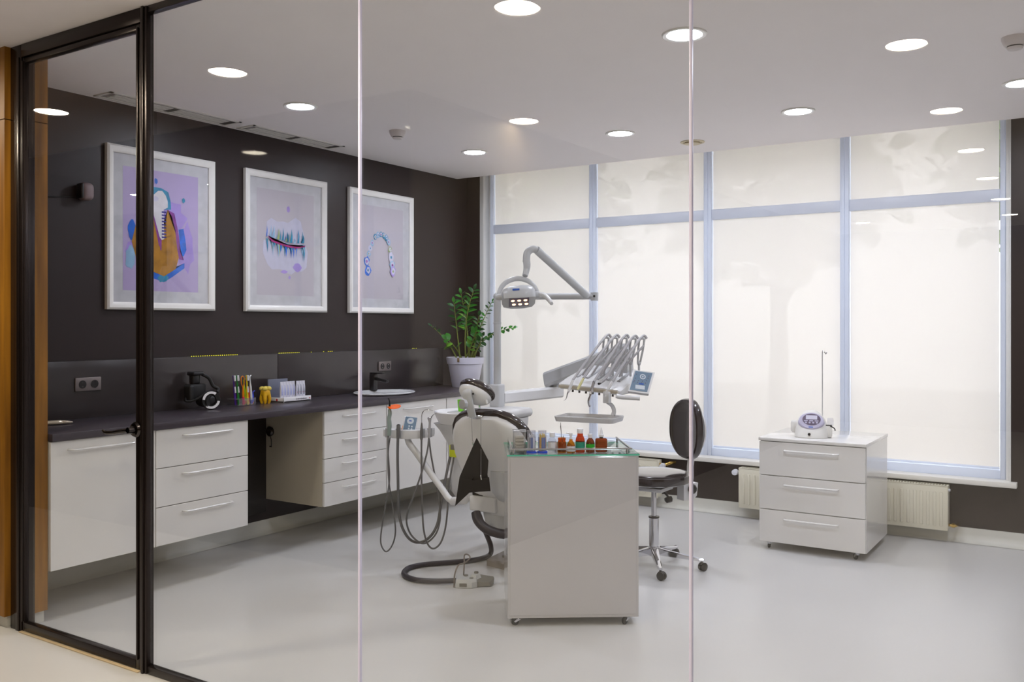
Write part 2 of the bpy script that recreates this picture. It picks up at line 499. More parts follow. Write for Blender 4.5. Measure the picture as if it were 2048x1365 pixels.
d = thing('door_1', None, None, (-3.96, YP, 0), kind='structure')
m = M()
m.box((-4.410, 2.404, 0.008), (-4.395, 2.436, 2.795), 0.003); m.box((-4.408, 2.398, 0.05), (-4.399, 2.405, 2.78), 0.002)
m.box((-3.505, 2.403, 0.008), (-3.470, 2.436, 2.795), 0.003); m.box((-3.496, 2.396, 0.05), (-3.484, 2.404, 2.78), 0.002)
m.box((-4.395, 2.404, 2.768), (-3.505, 2.436, 2.795), 0.003); m.box((-4.395, 2.402, 0.008), (-3.505, 2.436, 0.048), 0.003)
m.build('door_frame', 'dark_aluminium', d)
m = M(); m.box((-4.398, 2.415, 0.04), (-3.50, 2.425, 2.775)); m.build('pane', 'partition_glass', d)
m = M(); m.lathe([(0.0005, 0), (0.032, 0), (0.034, 0.006), (0.028, 0.016), (0.016, 0.02), (0.013, 0.045), (0.0005, 0.045)], (-3.487, 2.396, 1.044), 28, (0, -1, 0))
m.tube([(-3.487, 2.352, 1.044), (-3.53, 2.347, 1.038), (-3.58, 2.345, 1.030), (-3.63, 2.346, 1.026), (-3.66, 2.349, 1.034)], [0.012, 0.012, 0.011, 0.010, 0.007], 12, flat=0.8)
m.build('lever_handle', 'dark_chrome', d)

# ------------------------------------------------------------------ ceiling fittings
def downlight(loc, lampmat, label, group, rd=0.086):
    t = thing('downlight', label, 'ceiling light', loc, group=group)
    m = M(); m.lathe([(rd, -0.0015), (rd + 0.002, -0.007), (0.099, -0.009), (0.1035, -0.006), (0.1035, 0.0), (rd, 0.0)], loc, 40, cap=False)
    m.build('trim_ring', 'white_satin', t)
    m = M(); m.lathe([(0.0005, -0.0025), (rd, -0.0025), (rd, 0.0), (0.0005, 0.0)], loc, 40); m.build('diffuser', lampmat, t)
    return t
G = 'round downlights in the surgery ceiling'
dl = downlight((-1.624, 3.961, CEIL), 'lamp_room', 'round downlight crossed by the glass joint, largest over the trolley', G, 0.080)
for (x, y), lab in [((-4.144, 3.978), 'round downlight over the worktop, between the two ceiling vents and the door frame'),
                    ((-2.846, 5.772), 'round downlight above the dental lamp, second from the left in the window row'),
                    ((-1.61, 5.784), 'round downlight above the third window bay, second from the right in the window row'),
                    ((-4.113, 5.784), 'round downlight nearest the plant corner, leftmost in the window row'),
                    ((-0.373, 5.783), 'round downlight cut by the right edge of the photo'),
                    ((-0.373, 3.97), 'unseen round downlight added to light the right of the surgery')]:  # last one is an extra lamp out of view, added for its light
    clone(dl, (x, y, CEIL), label=lab)
G2 = 'warm downlights in the lobby ceiling'
LZ = 2.862
dl = downlight((-5.638, 1.58, LZ), 'lamp_lobby', 'lobby downlight mirrored in the glass door, over the corridor end', G2, 0.092)
spots = [((-3.96, 1.57), 'lobby downlight mirrored left of the first surgery downlight'), ((-2.107, 1.56), 'lobby downlight mirrored at the top middle of the glass'),
         ((-3.25, -0.3), 'lobby downlight beside the dark glossy corner, mirrored above the dental lamp'), ((-0.80, 0.09), 'lobby downlight mirrored large at the upper right'),
         ((-0.835, -1.52), 'lobby downlight mirrored just above the last window bay'), ((-0.864, -3.08), 'lobby downlight mirrored highest on the last blind'),
         ((-0.90, -4.68), 'lobby downlight mirrored second highest on the last blind'), ((-0.93, -6.34), 'lobby downlight mirrored near the right window edge'),
         ((-0.964, -8.0), 'lobby downlight mirrored on the dark right wall edge'), ((-2.692, -7.95), 'lobby downlight mirrored on the third mullion blind'),
         ((1.4, -1.5), 'lobby downlight to the right of the camera'), ((1.4, -4.7), 'lobby downlight far right behind the camera')]
for (x, y), lab in spots: clone(dl, (x, y, LZ), label=lab)

def detector(loc, label, s=1.0):
    t = thing('smoke_detector', label, 'smoke detector', loc)
    P = lambda L: [(r * s, z * s) for r, z in L]
    m = M(); m.lathe(P([(0.0005, 0), (0.058, 0), (0.057, -0.012), (0.05, -0.03), (0.042, -0.042), (0.0005, -0.042)]), loc, 32); m.build('housing', 'detector_white', t)
    m = M(); m.lathe(P([(0.0005, -0.042), (0.034, -0.042), (0.034, -0.048), (0.0005, -0.048)]), loc, 32); m.build('sensor_gap', 'slot_dark', t)
    m = M(); m.lathe(P([(0.0005, -0.048), (0.036, -0.048), (0.03, -0.058), (0.0005, -0.06)]), loc, 32); m.build('sensor_cap', 'detector_white', t)
detector((-4.115, 4.862, CEIL), 'white dome smoke detector on the ceiling left of the dental lamp')
detector((-0.344, 4.85, CEIL), 'white dome smoke detector on the ceiling at the top right edge', 1.0)
t = thing('ceiling_vent', 'round beige ring vent on the ceiling near the window', 'vent', (-2.538, 6.344, CEIL))
m = M(); m.lathe([(0.0005, 0), (0.088, 0), (0.088, -0.006), (0.07, -0.008), (0.066, -0.003), (0.0005, -0.003)], (-2.538, 6.344, CEIL), 36); m.build('outer_ring', 'detector_beige', t)
m = M(); m.lathe([(0.0005, -0.004), (0.056, -0.006), (0.06, -0.016), (0.045, -0.02), (0.0005, -0.021)], (-2.538, 6.344, CEIL), 36); m.build('disc', 'detector_beige', t)
for y0, y1, lab in [(3.13, 4.08, 'long slotted air vent on the ceiling above the implant picture'), (4.18, 5.06, 'long slotted air vent on the ceiling above the teeth picture')]:
    t = thing('air_vent', lab, 'vent', (-4.885, (y0 + y1) / 2, CEIL), group='slotted air vents along the dark wall')
    x0, x1 = -4.975, -4.80
    m = M(); z = CEIL
    m.box((x0, y0, z - 0.006), (x0 + 0.022, y1, z)); m.box((x1 - 0.022, y0, z - 0.006), (x1, y1, z)); m.box((x0, y0, z - 0.006), (x1, y0 + 0.02, z)); m.box((x0, y1 - 0.02, z - 0.006), (x1, y1, z))
    m.build('vent_frame', 'white_satin', t)
    m = M(); m.box((x0 + 0.02, y0 + 0.02, z - 0.0015), (x1 - 0.02, y1 - 0.02, z)); m.build('slot', 'vent_grey', t)
    for k in range(2):
        m = M(); xx = x0 + 0.042 + k * 0.05; m.box((xx, y0 + 0.06, z - 0.005), (xx + 0.036, y1 - 0.06, z - 0.002)); m.build('louvre', 'white_satin', t)
    for yy in ((y0 + y1) / 2, y1 - 0.045):
        m = M(); m.box((x0 + 0.03, yy - 0.02, z - 0.0065), (x1 - 0.03, yy + 0.02, z - 0.0045)); m.build('damper', 'slot_dark', t)

# ------------------------------------------------------------------ pictures on the dark wall
def PX(y0):
    return lambda u, v, w: (-5.018 + w, y0 + u, 1.587 + v)
def picture(y0, w, label, shapes, printmat):
    h = 1.0
    t = thing('framed_picture', label, 'picture', (-5.018, y0 + w / 2, 1.587), group='framed dental prints on the dark wall')
    f = PX(y0)
    fw = 0.046
    m = M()
    prof = [(0, 0.0), (0, 0.026), (0.012, 0.034), (0.03, 0.030), (fw, 0.018), (fw, 0.0)]
    rings = []
    for cx, cy, sx, sy in ((0, 0, 1, 1), (w, 0, -1, 1), (w, h, -1, -1), (0, h, 1, -1)):
        rings.append([f(cx + sx * a, cy + sy * a, b) for a, b in prof])
    rings.append(rings[0])
    m.loft(rings, cap=False); m.build('frame', 'frame_white', t)
    m = M(); m.box(f(fw - 0.004, fw - 0.004, 0.002), f(w - fw + 0.004, h - fw + 0.004, 0.008)); m.build('mount', 'mat_marble', t)
    m = M(); m.mat(printmat); m.box(f(0.115, 0.119, 0.008), f(w - 0.125, 0.88, 0.0086))
    z = 0.0090
    for mat, poly in shapes:
        m.mat(mat)
        cu = sum(p[0] for p in poly) / len(poly); cv = sum(p[1] for p in poly) / len(poly)
        fan = [Vector(f(u, v, z)) for u, v in poly]
        c = m._v(f(cu, cv, z)); vv = [m._v(p) for p in fan]
        for i in range(len(vv)): m._f([c, vv[i], vv[(i + 1) % len(vv)]])
        z += 0.00018
    m.build('print', None, t)
    m = M(); m.box(f(fw - 0.006, fw - 0.006, 0.0148), f(w - fw + 0.006, h - fw + 0.006, 0.0166)); m.build('glazing', 'picture_glass', t)
def blob(cu, cv, ru, rv, n=14, j=0.25, seed=1):
    rg = random.Random(seed)
    return [(cu + ru * math.cos(2 * PI * i / n) * (1 + rg.uniform(-j, j)), cv + rv * math.sin(2 * PI * i / n) * (1 + rg.uniform(-j, j))) for i in range(n)]
S1 = [('ink_lilac', blob(0.46, 0.60, 0.10, 0.10, seed=2)), ('ink_lilac', blob(0.57, 0.40, 0.06, 0.16, seed=3)), ('ink_lilac', blob(0.18, 0.38, 0.05, 0.05, seed=4)),
      ('ink_blue', [(0.512, 0.522), (0.55, 0.53), (0.565, 0.46), (0.573, 0.394), (0.55, 0.35), (0.53, 0.36)]),
      ('ink_blue', [(0.25, 0.28), (0.307, 0.247), (0.403, 0.215), (0.557, 0.307), (0.557, 0.274), (0.46, 0.21), (0.403, 0.178), (0.318, 0.202), (0.24, 0.24)]),
      ('ink_teal', blob(0.395, 0.20, 0.04, 0.025, seed=5)), ('ink_blue', blob(0.178, 0.49, 0.03, 0.06, seed=6)), ('ink_sky', blob(0.165, 0.32, 0.035, 0.08, seed=7)),
      ('ink_teal', [(0.30, 0.74), (0.33, 0.775), (0.381, 0.775), (0.435, 0.755), (0.452, 0.70), (0.456, 0.645), (0.40, 0.64), (0.30, 0.66)]),
      ('ink_blue', blob(0.345, 0.815, 0.014, 0.018, seed=8)), ('ink_teal', blob(0.55, 0.715, 0.012, 0.016, seed=9)),
      ('ink_ochre', [(0.174, 0.421), (0.204, 0.532), (0.276, 0.611), (0.318, 0.616), (0.36, 0.50), (0.381, 0.42), (0.413, 0.551), (0.43, 0.641), (0.468, 0.622), (0.501, 0.521), (0.517, 0.352), (0.49, 0.266), (0.403, 0.215), (0.307, 0.247), (0.214, 0.29)]),
      ('ink_purple', [(0.43, 0.641), (0.479, 0.623), (0.506, 0.522), (0.534, 0.354), (0.551, 0.326), (0.515, 0.33), (0.501, 0.40), (0.488, 0.501), (0.462, 0.602)]),
      ('ink_purple', [(0.318, 0.62), (0.33, 0.61), (0.372, 0.45), (0.372, 0.40), (0.365, 0.41), (0.345, 0.50)]),
      ('ink_purple', [(0.372, 0.46), (0.385, 0.455), (0.383, 0.38), (0.376, 0.38)]),
      ('ink_white', [(0.318, 0.63), (0.40, 0.64), (0.405, 0.453), (0.386, 0.445), (0.372, 0.46)]),
      ('ink_white', [(0.255, 0.691), (0.276, 0.73), (0.328, 0.727), (0.36, 0.755), (0.39, 0.757), (0.415, 0.73), (0.43, 0.695), (0.43, 0.655), (0.381, 0.631), (0.318, 0.625), (0.276, 0.629)]),
      ('ink_pale', blob(0.34, 0.70, 0.022, 0.018, seed=11))]
for k in range(9):
    S1.append(('ink_navy', [(0.385, 0.628 - k * 0.02), (0.418, 0.628 - k * 0.02), (0.418, 0.620 - k * 0.02), (0.385, 0.618 - k * 0.02)]))
picture(3.231, 0.789, 'framed watercolour of an ochre jaw section with a screw implant, behind the door post', S1, 'print_lilac')
rg = random.Random(5)
S2 = [('ink_pale', [(0.197, 0.57), (0.203, 0.643), (0.245, 0.675), (0.305, 0.653), (0.36, 0.66), (0.404, 0.653), (0.48, 0.698), (0.531, 0.674), (0.57, 0.563), (0.551, 0.485), (0.429, 0.481), (0.293, 0.494), (0.209, 0.525)]),
      ('ink_pale', [(0.173, 0.513), (0.245, 0.509), (0.417, 0.48), (0.583, 0.492), (0.603, 0.45), (0.59, 0.334), (0.54, 0.30), (0.493, 0.31), (0.44, 0.275), (0.392, 0.286), (0.33, 0.311), (0.25, 0.305), (0.209, 0.342), (0.167, 0.421)]),
      ('ink_lilac', blob(0.41, 0.752, 0.016, 0.024, seed=3)), ('ink_lilac', blob(0.42, 0.253, 0.012, 0.012, seed=4)), ('ink_lilac', blob(0.37, 0.292, 0.035, 0.012, seed=14)), ('ink_lilac', blob(0.50, 0.33, 0.04, 0.03, seed=24))]
for k in range(64):
    u = 0.20 + 0.36 * rg.random(); top = 0.62 - abs(u - 0.4) * 0.12
    base = 0.535 - (u - 0.2) * 0.14 + max(0, u - 0.45) * 0.25
    mt = rg.choice(['ink_teal', 'ink_teal', 'ink_sky', 'ink_sky', 'ink_olive', 'ink_blue'])
    if k % 2:
        v0, v1 = base + 0.005, base + 0.03 + 0.08 * rg.random()
    else:
        v0, v1 = base - 0.01, base - 0.05 - 0.09 * rg.random()
    wd = 0.006 + 0.008 * rg.random()
    S2.append((mt, [(u - wd, v0), (u, (v0 + v1) / 2), (u + 0.3 * wd, v1), (u + wd, (v0 + v1) / 2), (u + wd * 0.8, v0)]))
S2.append(('ink_magenta', [(0.20, 0.545), (0.25, 0.515), (0.33, 0.497), (0.42, 0.485), (0.50, 0.482), (0.57, 0.497), (0.56, 0.487), (0.48, 0.470), (0.41, 0.472), (0.32, 0.485), (0.24, 0.503)]))
picture(4.279, 0.791, 'framed watercolour of clenched blue teeth, middle of the three wall pictures', S2, 'print_grey')
S3 = []
arch = [(0.232, 0.348), (0.216, 0.42), (0.239, 0.484), (0.258, 0.53), (0.28, 0.575), (0.317, 0.626), (0.35, 0.645), (0.385, 0.652), (0.42, 0.647), (0.453, 0.632), (0.48, 0.597), (0.497, 0.534), (0.51, 0.47), (0.526, 0.406), (0.534, 0.353)]
for k, (u, v) in enumerate(arch):
    big = 1.6 if k in (0, 1, 12, 13, 14) else 1.0
    col = ['ink_blue', 'ink_blue', 'ink_sky', 'ink_pale', 'ink_sky', 'ink_teal', 'ink_sky', 'ink_teal', 'ink_teal', 'ink_teal', 'ink_sky', 'ink_olive', 'ink_pale', 'ink_sky', 'ink_lilac'][k]
    S3.append((col, blob(u, v, 0.022 * big, 0.026 * big, seed=k)))
    S3.append(('ink_pale', blob(u + 0.003, v + 0.002, 0.014 * big, 0.017 * big, seed=k + 40)))
    S3.append((('ink_teal', 'ink_purple', 'ink_olive')[k % 3], blob(u, v, 0.006 * big, 0.007 * big, seed=k + 80)))
picture(5.319, 0.796, 'framed watercolour of an arch of small teeth, right of the three wall pictures', S3, 'print_grey')

# wall speaker and its cable
t = thing('wall_speaker', 'small rounded grey wall speaker with a dark face, left of the implant picture', 'speaker', (-5.018, 3.09, 2.27))
m = M(); m.box((-5.018, 3.045, 2.22), (-4.94, 3.125, 2.325), 0.03, 5); m.build('housing', 'speaker_mauve', t)
m = M(); m.box((-5.0, 3.038, 2.228), (-4.945, 3.06, 2.317), 0.018, 5); m.build('grille', 'black_plastic', t)
m = M(); m.tube([(-5.013, 3.045, 2.235), (-5.013, 3.0, 2.236), (-5.013, 2.93, 2.226), (-5.013, 2.80, 2.222), (-5.013, 2.62, 2.222)], 0.003, 6); m.build('cable', 'black_plastic', t)

# ------------------------------------------------------------------ worktop run
ZT = 0.945
XF = -4.432
o = M(); o.box((-5.018, 2.557, 0.906), (-4.412, 6.575, ZT), 0.003); tag(o.build('worktop', 'counter_laminate'), 'long dark grey worktop along the left wall over the white cabinets', 'worktop')
for y0, y1, lab in [(2.557, 4.583, 'dark glossy splashback panel behind the camera and toothbrushes'), (4.587, 6.55, 'dark glossy splashback panel behind the basin tap')]:
    o = M(); o.box((-5.018, y0, ZT), (-5.006, y1, 1.282), 0.002); tag(o.build('splashback_panel', 'backsplash_gloss'), lab, 'splashback', 'dark splashback panels over the worktop')
t = thing('led_strip', 'row of tiny yellow lights along the top of the dark splashback', 'led strip', (-5.012, 4.5, 1.284))
m = M(); m.box((-5.016, 2.62, 1.282), (-5.008, 6.54, 1.2845)); m.build('tape', 'niche_dark', t)
m = M(); m.mat('led_yellow')
ys = [3.845 + 0.0178 * i for i in range(22)] + [4.60 + 0.0195 * i for i in range(11)] + [4.92, 5.05, 5.10, 5.12, 5.14, 6.12, 6.14, 6.17]
for y in ys: m.cbox((-5.010, y, 1.2862), (0.003, 0.0048, 0.003))
tag(m.build('diodes', None, t), kind='stuff')

def handle(m, x, y0, y1, z):
    m.tube([(x, y0, z), (x + 0.022, y0 + 0.004, z), (x + 0.03, y0 + 0.03, z), (x + 0.03, (y0 + y1) / 2, z), (x + 0.03, y1 - 0.03, z), (x + 0.022, y1 - 0.004, z), (x, y1, z)], 0.0065, 8, 4, flat=0.8)
def base_unit(name, y0, y1, drawers, label, cat, front='drawer', hl=None, side='cabinet_side'):
    t = thing(name, label, cat, (XF, (y0 + y1) / 2, 0.25), group='white wall hung base cabinets')
    m = M(); m.box((-5.005, y0, 0.25), (XF - 0.021, y1, 0.905)); m.build('body', side, t)
    n = drawers; zs = [0.25 + (0.905 - 0.25) * k / n for k in range(n + 1)]
    for k in range(n):
        m = M(); m.box((XF - 0.019, y0 + 0.002, zs[k] + 0.002), (XF, y1 - 0.002, zs[k + 1] - 0.002), 0.0015, 1)
        fr = m.build(front, 'white_gloss', t)
        a, b = hl if hl else (0.28, 0.80)
        L = y1 - y0
        m = M(); handle(m, XF, y0 + L * a, y0 + L * b, zs[k + 1] - (0.05 if n == 1 else 0.045)); m.build('handle', 'handle_satin', fr)
    return t
base_unit('tall_front_cabinet', 2.557, 3.115, 1, 'white cabinet with one tall front and a bar handle, behind the glass door', 'cabinet', 'door', (0.17, 0.83))
base_unit('drawer_cabinet', 3.165, 3.818, 3, 'white cabinet of three drawers right of the door post, beside the dark niche', 'cabinet', hl=(0.27, 0.79))
m = M(); m.box((-5.005, 3.117, 0.25), (XF - 0.004, 3.163, 0.905)); tag(m.build('filler_panel', 'white_gloss'), 'narrow white filler strip between the tall front and the three drawers', 'panel')
base_unit('drawer_cabinet', 4.472, 5.113, 4, 'white cabinet of four drawers with its grey side showing to the dark niche', 'cabinet', hl=(0.28, 0.78))
base_unit('sink_cabinet', 5.117, 5.842, 1, 'white cabinet with one plain front under the basin', 'cabinet', 'door', (0.26, 0.72))
base_unit('corner_cabinet', 5.846, 6.57, 1, 'white cabinet in the corner under the potted plant', 'cabinet', 'door', (0.25, 0.75))
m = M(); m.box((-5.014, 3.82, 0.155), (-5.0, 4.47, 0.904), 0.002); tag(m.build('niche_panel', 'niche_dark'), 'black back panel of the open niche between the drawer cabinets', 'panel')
t = thing('side_knob', 'dark round knob with a hanging key on the grey cabinet side', 'fitting', (-4.93, 4.47, 0.74))  # small dark knob with a thin piece hanging below
m = M(); m.lathe([(0.0005, 0), (0.034, 0), (0.036, 0.012), (0.026, 0.022), (0.0005, 0.024)], (-4.955, 4.471, 0.735), 24, (0, -1, 0)); m.build('knob', 'dark_chrome', t)
m = M(); m.tube([(-4.94, 4.455, 0.705), (-4.932, 4.456, 0.67), (-4.935, 4.458, 0.635)], 0.003, 6); m.cbox((-4.942, 4.458, 0.630), (0.022, 0.003, 0.008)); m.build('key', 'dark_chrome', t)

def socket(yc, zc, w, label):
    t = thing('wall_socket', label, 'socket', (-5.006, yc, zc), group='double wall sockets on the splashback')
    m = M(); m.box((-5.006, yc - w / 2, zc - 0.04), (-4.994, yc + w / 2, zc + 0.04), 0.004); m.build('cover_frame', 'socket_grey', t)
    for s in (-1, 1):
        m = M(); m.lathe([(0.0005, 0), (0.012, 0.0), (0.021, 0.001), (0.024, 0.0022), (0.0005, 0.0022)], (-4.9942, yc + s * w * 0.235, zc), 24, (1, 0, 0)); i = m.build('outlet', 'socket_dark', t)
        m = M(); m.cyl((-4.992, yc + s * w * 0.235, zc + 0.012), (-4.9905, yc + s * w * 0.235, zc + 0.012), 0.003); m.cyl((-4.992, yc + s * w * 0.235, zc - 0.012), (-4.9905, yc + s * w * 0.235, zc - 0.012), 0.003); m.build('contact', 'chrome', i)
socket(3.113, 1.145, 0.162, 'double grey wall socket behind the glass door, above the worktop')
socket(5.745, 1.148, 0.155, 'double grey wall socket above the basin tap')

# basin and tap
bc = Vector((-4.755, 5.46, ZT))
t = thing('wash_basin', 'white oval basin set into the dark worktop below the tap', 'basin', bc)
m = M()
rings = []
for rx, ry, z in [(0.20, 0.245, 0.0), (0.22, 0.265, 0.010), (0.222, 0.268, 0.016), (0.215, 0.262, 0.020), (0.19, 0.235, 0.017), (0.16, 0.20, 0.006), (0.10, 0.13, 0.002), (0.02, 0.02, 0.002)]:
    rings.append([bc + Vector((rx * math.cos(2 * PI * i / 40), ry * math.sin(2 * PI * i / 40), z)) for i in range(40)])
m.loft(rings); m.build('bowl', 'ceramic', t)
m = M(); m.lathe([(0.0005, 0.003), (0.02, 0.003), (0.02, 0.005), (0.0005, 0.006)], bc, 20); m.build('drain', 'chrome', t)
tp = Vector((-4.93, 5.528, 0.967)); tp.z = ZT + 0.015
t = thing('basin_tap', 'matt black single lever tap standing at the back of the white basin', 'tap', tp)
m = M(); m.box(tp + Vector((-0.024, -0.024, 0)), tp + Vector((0.024, 0.024, 0.135)), 0.006); m.build('body', 'faucet_black', t)
m = M(); m.box(tp + Vector((0.015, -0.018, 0.078)), tp + Vector((0.15, 0.018, 0.10)), 0.006, rot=rotm(0, 9, 0)); m.build('spout', 'faucet_black', t)
m = M(); m.box(tp + Vector((-0.024, -0.02, 0.137)), tp + Vector((0.11, 0.02, 0.147)), 0.003); m.build('lever', 'faucet_black', t)

# things on the worktop
def on(x, y): return Vector((x, y, ZT))
# forceps
p = on(-4.80, 2.80)
t = thing('dental_forceps', 'chrome dental forceps lying on the worktop by the wooden wall end', 'forceps', p)
for s in (-1, 1):
    m = M(); m.tube([p + Vector((-0.05 + s * 0.016, -0.12, 0.012)), p + Vector((-0.03 + s * 0.018, -0.05, 0.014)), p + Vector((s * 0.006, 0.02, 0.014)), p + Vector((-s * 0.012, 0.05, 0.013)), p + Vector((0.02, 0.085, 0.010))], [0.008, 0.009, 0.011, 0.009, 0.004], 10)
    m.build('half', 'bright_steel', t)
# camera lying with its ring flash toward the room
p = on(-4.90, 3.82)
t = thing('ring_flash_camera', 'black camera with a ring flash, standing on the worktop by the toothbrushes', 'camera', p)
m = M(); m.box(p + Vector((-0.055, -0.075, 0.06)), p + Vector((0.01, 0.05, 0.165)), 0.012, 3); m.box(p + Vector((-0.055, -0.085, 0.05)), p + Vector((0.02, -0.05, 0.16)), 0.014, 3); m.build('body', 'matt_black', t)
m = M(); m.lathe([(0.0005, 0), (0.036, 0), (0.04, 0.02), (0.042, 0.10), (0.0005, 0.10)], p + Vector((-0.02, 0.02, 0.058)), 28, (0.9, 0.1, -0.05)); m.build('lens', 'matt_black', t)
ax = Vector((0.85, -0.32, 0.05)).normalized()
c = p + Vector((0.075, 0.03, 0.062))
m = M(); m.lathe([(0.034, -0.012), (0.060, -0.012), (0.062, 0.0), (0.058, 0.010), (0.034, 0.008)], c, 36, ax, cap=False); m.build('ring_flash', 'black_plastic', t)
q = Vector((0, 0, 1)).rotation_difference(ax).to_matrix()
for a0, a1 in ((0.18, 0.86), (1.16, 1.84)):
    m = M(); R = []
    for k in range(13):
        a = PI * (a0 + (a1 - a0) * k / 12) + PI / 2
        R.append([c + q @ Vector((r * math.cos(a), r * math.sin(a), z)) for r, z in ((0.041, 0.008), (0.041, 0.012), (0.056, 0.012), (0.056, 0.008))])
    m.loft(R); m.build('flash_tube', 'white_card', t)
m = M(); m.ell(c + ax * 0.002, (0.032, 0.032, 0.008), q); m.build('front_element', 'black_plastic', t)
m = M(); m.box(p + Vector((-0.05, -0.045, 0.165)), p + Vector((-0.005, 0.015, 0.225)), 0.01, 3); m.box(p + Vector((-0.06, -0.055, 0.22)), p + Vector((0.015, 0.03, 0.245)), 0.01, 3); m.build('flash_controller', 'black_plastic', t)
m = M(); m.tube([p + Vector((0.0, 0.02, 0.228)), p + Vector((0.02, 0.06, 0.20)), p + Vector((0.035, 0.08, 0.15)), p + Vector((0.06, 0.10, 0.13)), p + Vector((0.085, 0.07, 0.11))], 0.011, 10); m.build('cord', 'matt_black', t)
m = M(); m.tube([p + Vector((-0.03, -0.08, 0.08)), p + Vector((0.0, -0.10, 0.06)), p + Vector((0.03, -0.06, 0.066)), p + Vector((0.06, -0.01, 0.10))], 0.007, 8); m.build('strap', 'matt_black', t)
# toothbrush rack
p = on(-4.90, 4.165)
t = thing('toothbrush_rack', 'clear acrylic rack holding coloured toothbrushes on the worktop', 'rack', p)
m = M(); m.box(p + Vector((-0.045, -0.075, 0.0)), p + Vector((0.045, 0.075, 0.004)), 0.002); m.build('base', 'clear_acrylic', t)
m = M(); m.box(p + Vector((0.041, -0.06, 0.004)), p + Vector((0.045, 0.085, 0.05)), 0.001); m.build('front_plate', 'clear_acrylic', t)
m = M(); m.box(p + Vector((-0.045, -0.085, 0.046)), p + Vector((0.041, 0.085, 0.05)), 0.001); m.build('holed_shelf', 'clear_acrylic', t)
def brush(dy, dx, h, lean, mat, label, kind):
    base = p + Vector((dx, dy, 0.005))
    top = base + Vector((0.012, lean, h))
    t = thing('interdental_brush' if kind == 'loop' else ('dental_tool' if kind == 'tool' else 'toothbrush'), label, 'toothbrush' if kind == 'brush' else 'dental brush', base, group='coloured brushes in the clear rack')
    L = lambda f: base + (top - base) * f
    if kind == 'brush':
        m = M(); m.tube([L(0), L(0.25), L(0.45), L(0.62), L(0.8), L(1)], [0.006, 0.0075, 0.008, 0.0055, 0.005, 0.0065], 10, flat=0.8); m.build('handle', mat, t)
        d = (top - base).normalized()
        m = M(); m.tube([L(0.82) + Vector((0.010, 0.002, 0)), L(1.0) + Vector((0.010, 0.002, 0))], 0.007, 8, smooth=False); m.build('bristles', 'bristle', t)
        m = M(); m.tube([L(0.42) + Vector((0.006, 0.002, 0)), L(0.62) + Vector((0.005, 0.002, 0))], [0.006, 0.005], 8, smooth=False); m.build('grip', 'bristle', t)
    elif kind == 'loop':
        m = M(); m.tube([L(0), L(0.4), L(0.6)], [0.007, 0.008, 0.005], 10)
        s = Vector((0, 0.013, 0))
        m.tube([L(0.58), L(0.78) - s, L(0.95) - s * 0.9, L(1.0), L(0.95) + s * 0.9, L(0.78) + s, L(0.58)], 0.0035, 8); m.build('handle', mat, t)
        m = M(); m.tube([L(0.02), L(0.28)], 0.0088, 8, smooth=False); m.build('sleeve', 'brush_crimson', t)
    else:
        m = M(); m.tube([L(0), L(0.3), L(0.6), L(0.75), L(0.96), L(1.0) + Vector((0.002, 0.012, 0.004))], [0.007, 0.0085, 0.0075, 0.0045, 0.004, 0.003], 10); m.build('handle', mat, t)
        m = M(); m.tube([L(0.02), L(0.16)], 0.0088, 8, smooth=False); m.build('sleeve', 'brush_blue' if mat == 'brush_white' else 'brush_orange', t)
brush(-0.035, -0.02, 0.200, -0.030, 'brush_purple', 'purple toothbrush with white bristles, leftmost in the clear rack', 'brush')
brush(-0.012, -0.015, 0.200, -0.028, 'brush_green', 'green toothbrush with white bristles, second in the clear rack', 'brush')
brush(0.006, 0.012, 0.195, -0.020, 'brush_orange', 'orange looped brush in the middle of the clear rack', 'loop')
brush(0.034, 0.022, 0.200, -0.022, 'brush_yellow', 'yellow toothbrush right of the orange loop in the clear rack', 'brush')
brush(0.052, -0.02, 0.170, -0.030, 'brush_lime', 'lime green brush leaning behind the yellow one in the clear rack', 'tool')
brush(0.058, 0.0, 0.110, -0.006, 'brush_red', 'short red brush between the yellow and the white ones', 'tool')
brush(0.076, 0.012, 0.195, -0.028, 'brush_white', 'white angled dental tool, tallest at the right of the rack', 'tool')
brush(0.092, 0.0, 0.085, -0.004, 'brush_blue', 'short blue brush at the right end of the clear rack', 'tool')
# yellow tooth
p = on(-4.88, 4.355)
t = thing('tooth_figurine', 'yellow toy molar standing on the worktop beside the toothbrushes', 'figurine', p)
m = M()
for sx, sy in ((-1, -1), (-1, 1), (1, -1), (1, 1)):
    m.tube([p + Vector((sx * 0.015, sy * 0.017, 0.0)), p + Vector((sx * 0.019, sy * 0.021, 0.03)), p + Vector((sx * 0.013, sy * 0.015, 0.07))], [0.008, 0.012, 0.015], 12)
m.box(p + Vector((-0.028, -0.031, 0.045)), p + Vector((0.028, 0.031, 0.10)), 0.02, 4)
m.build('roots', 'tooth_yellow', t)
m = M()
for sx, sy in ((-1, -1), (-1, 1), (1, -1), (1, 1)): m.ell(p + Vector((sx * 0.014, sy * 0.018, 0.104)), (0.02, 0.019, 0.016))
m.build('crown', 'tooth_cream', t)
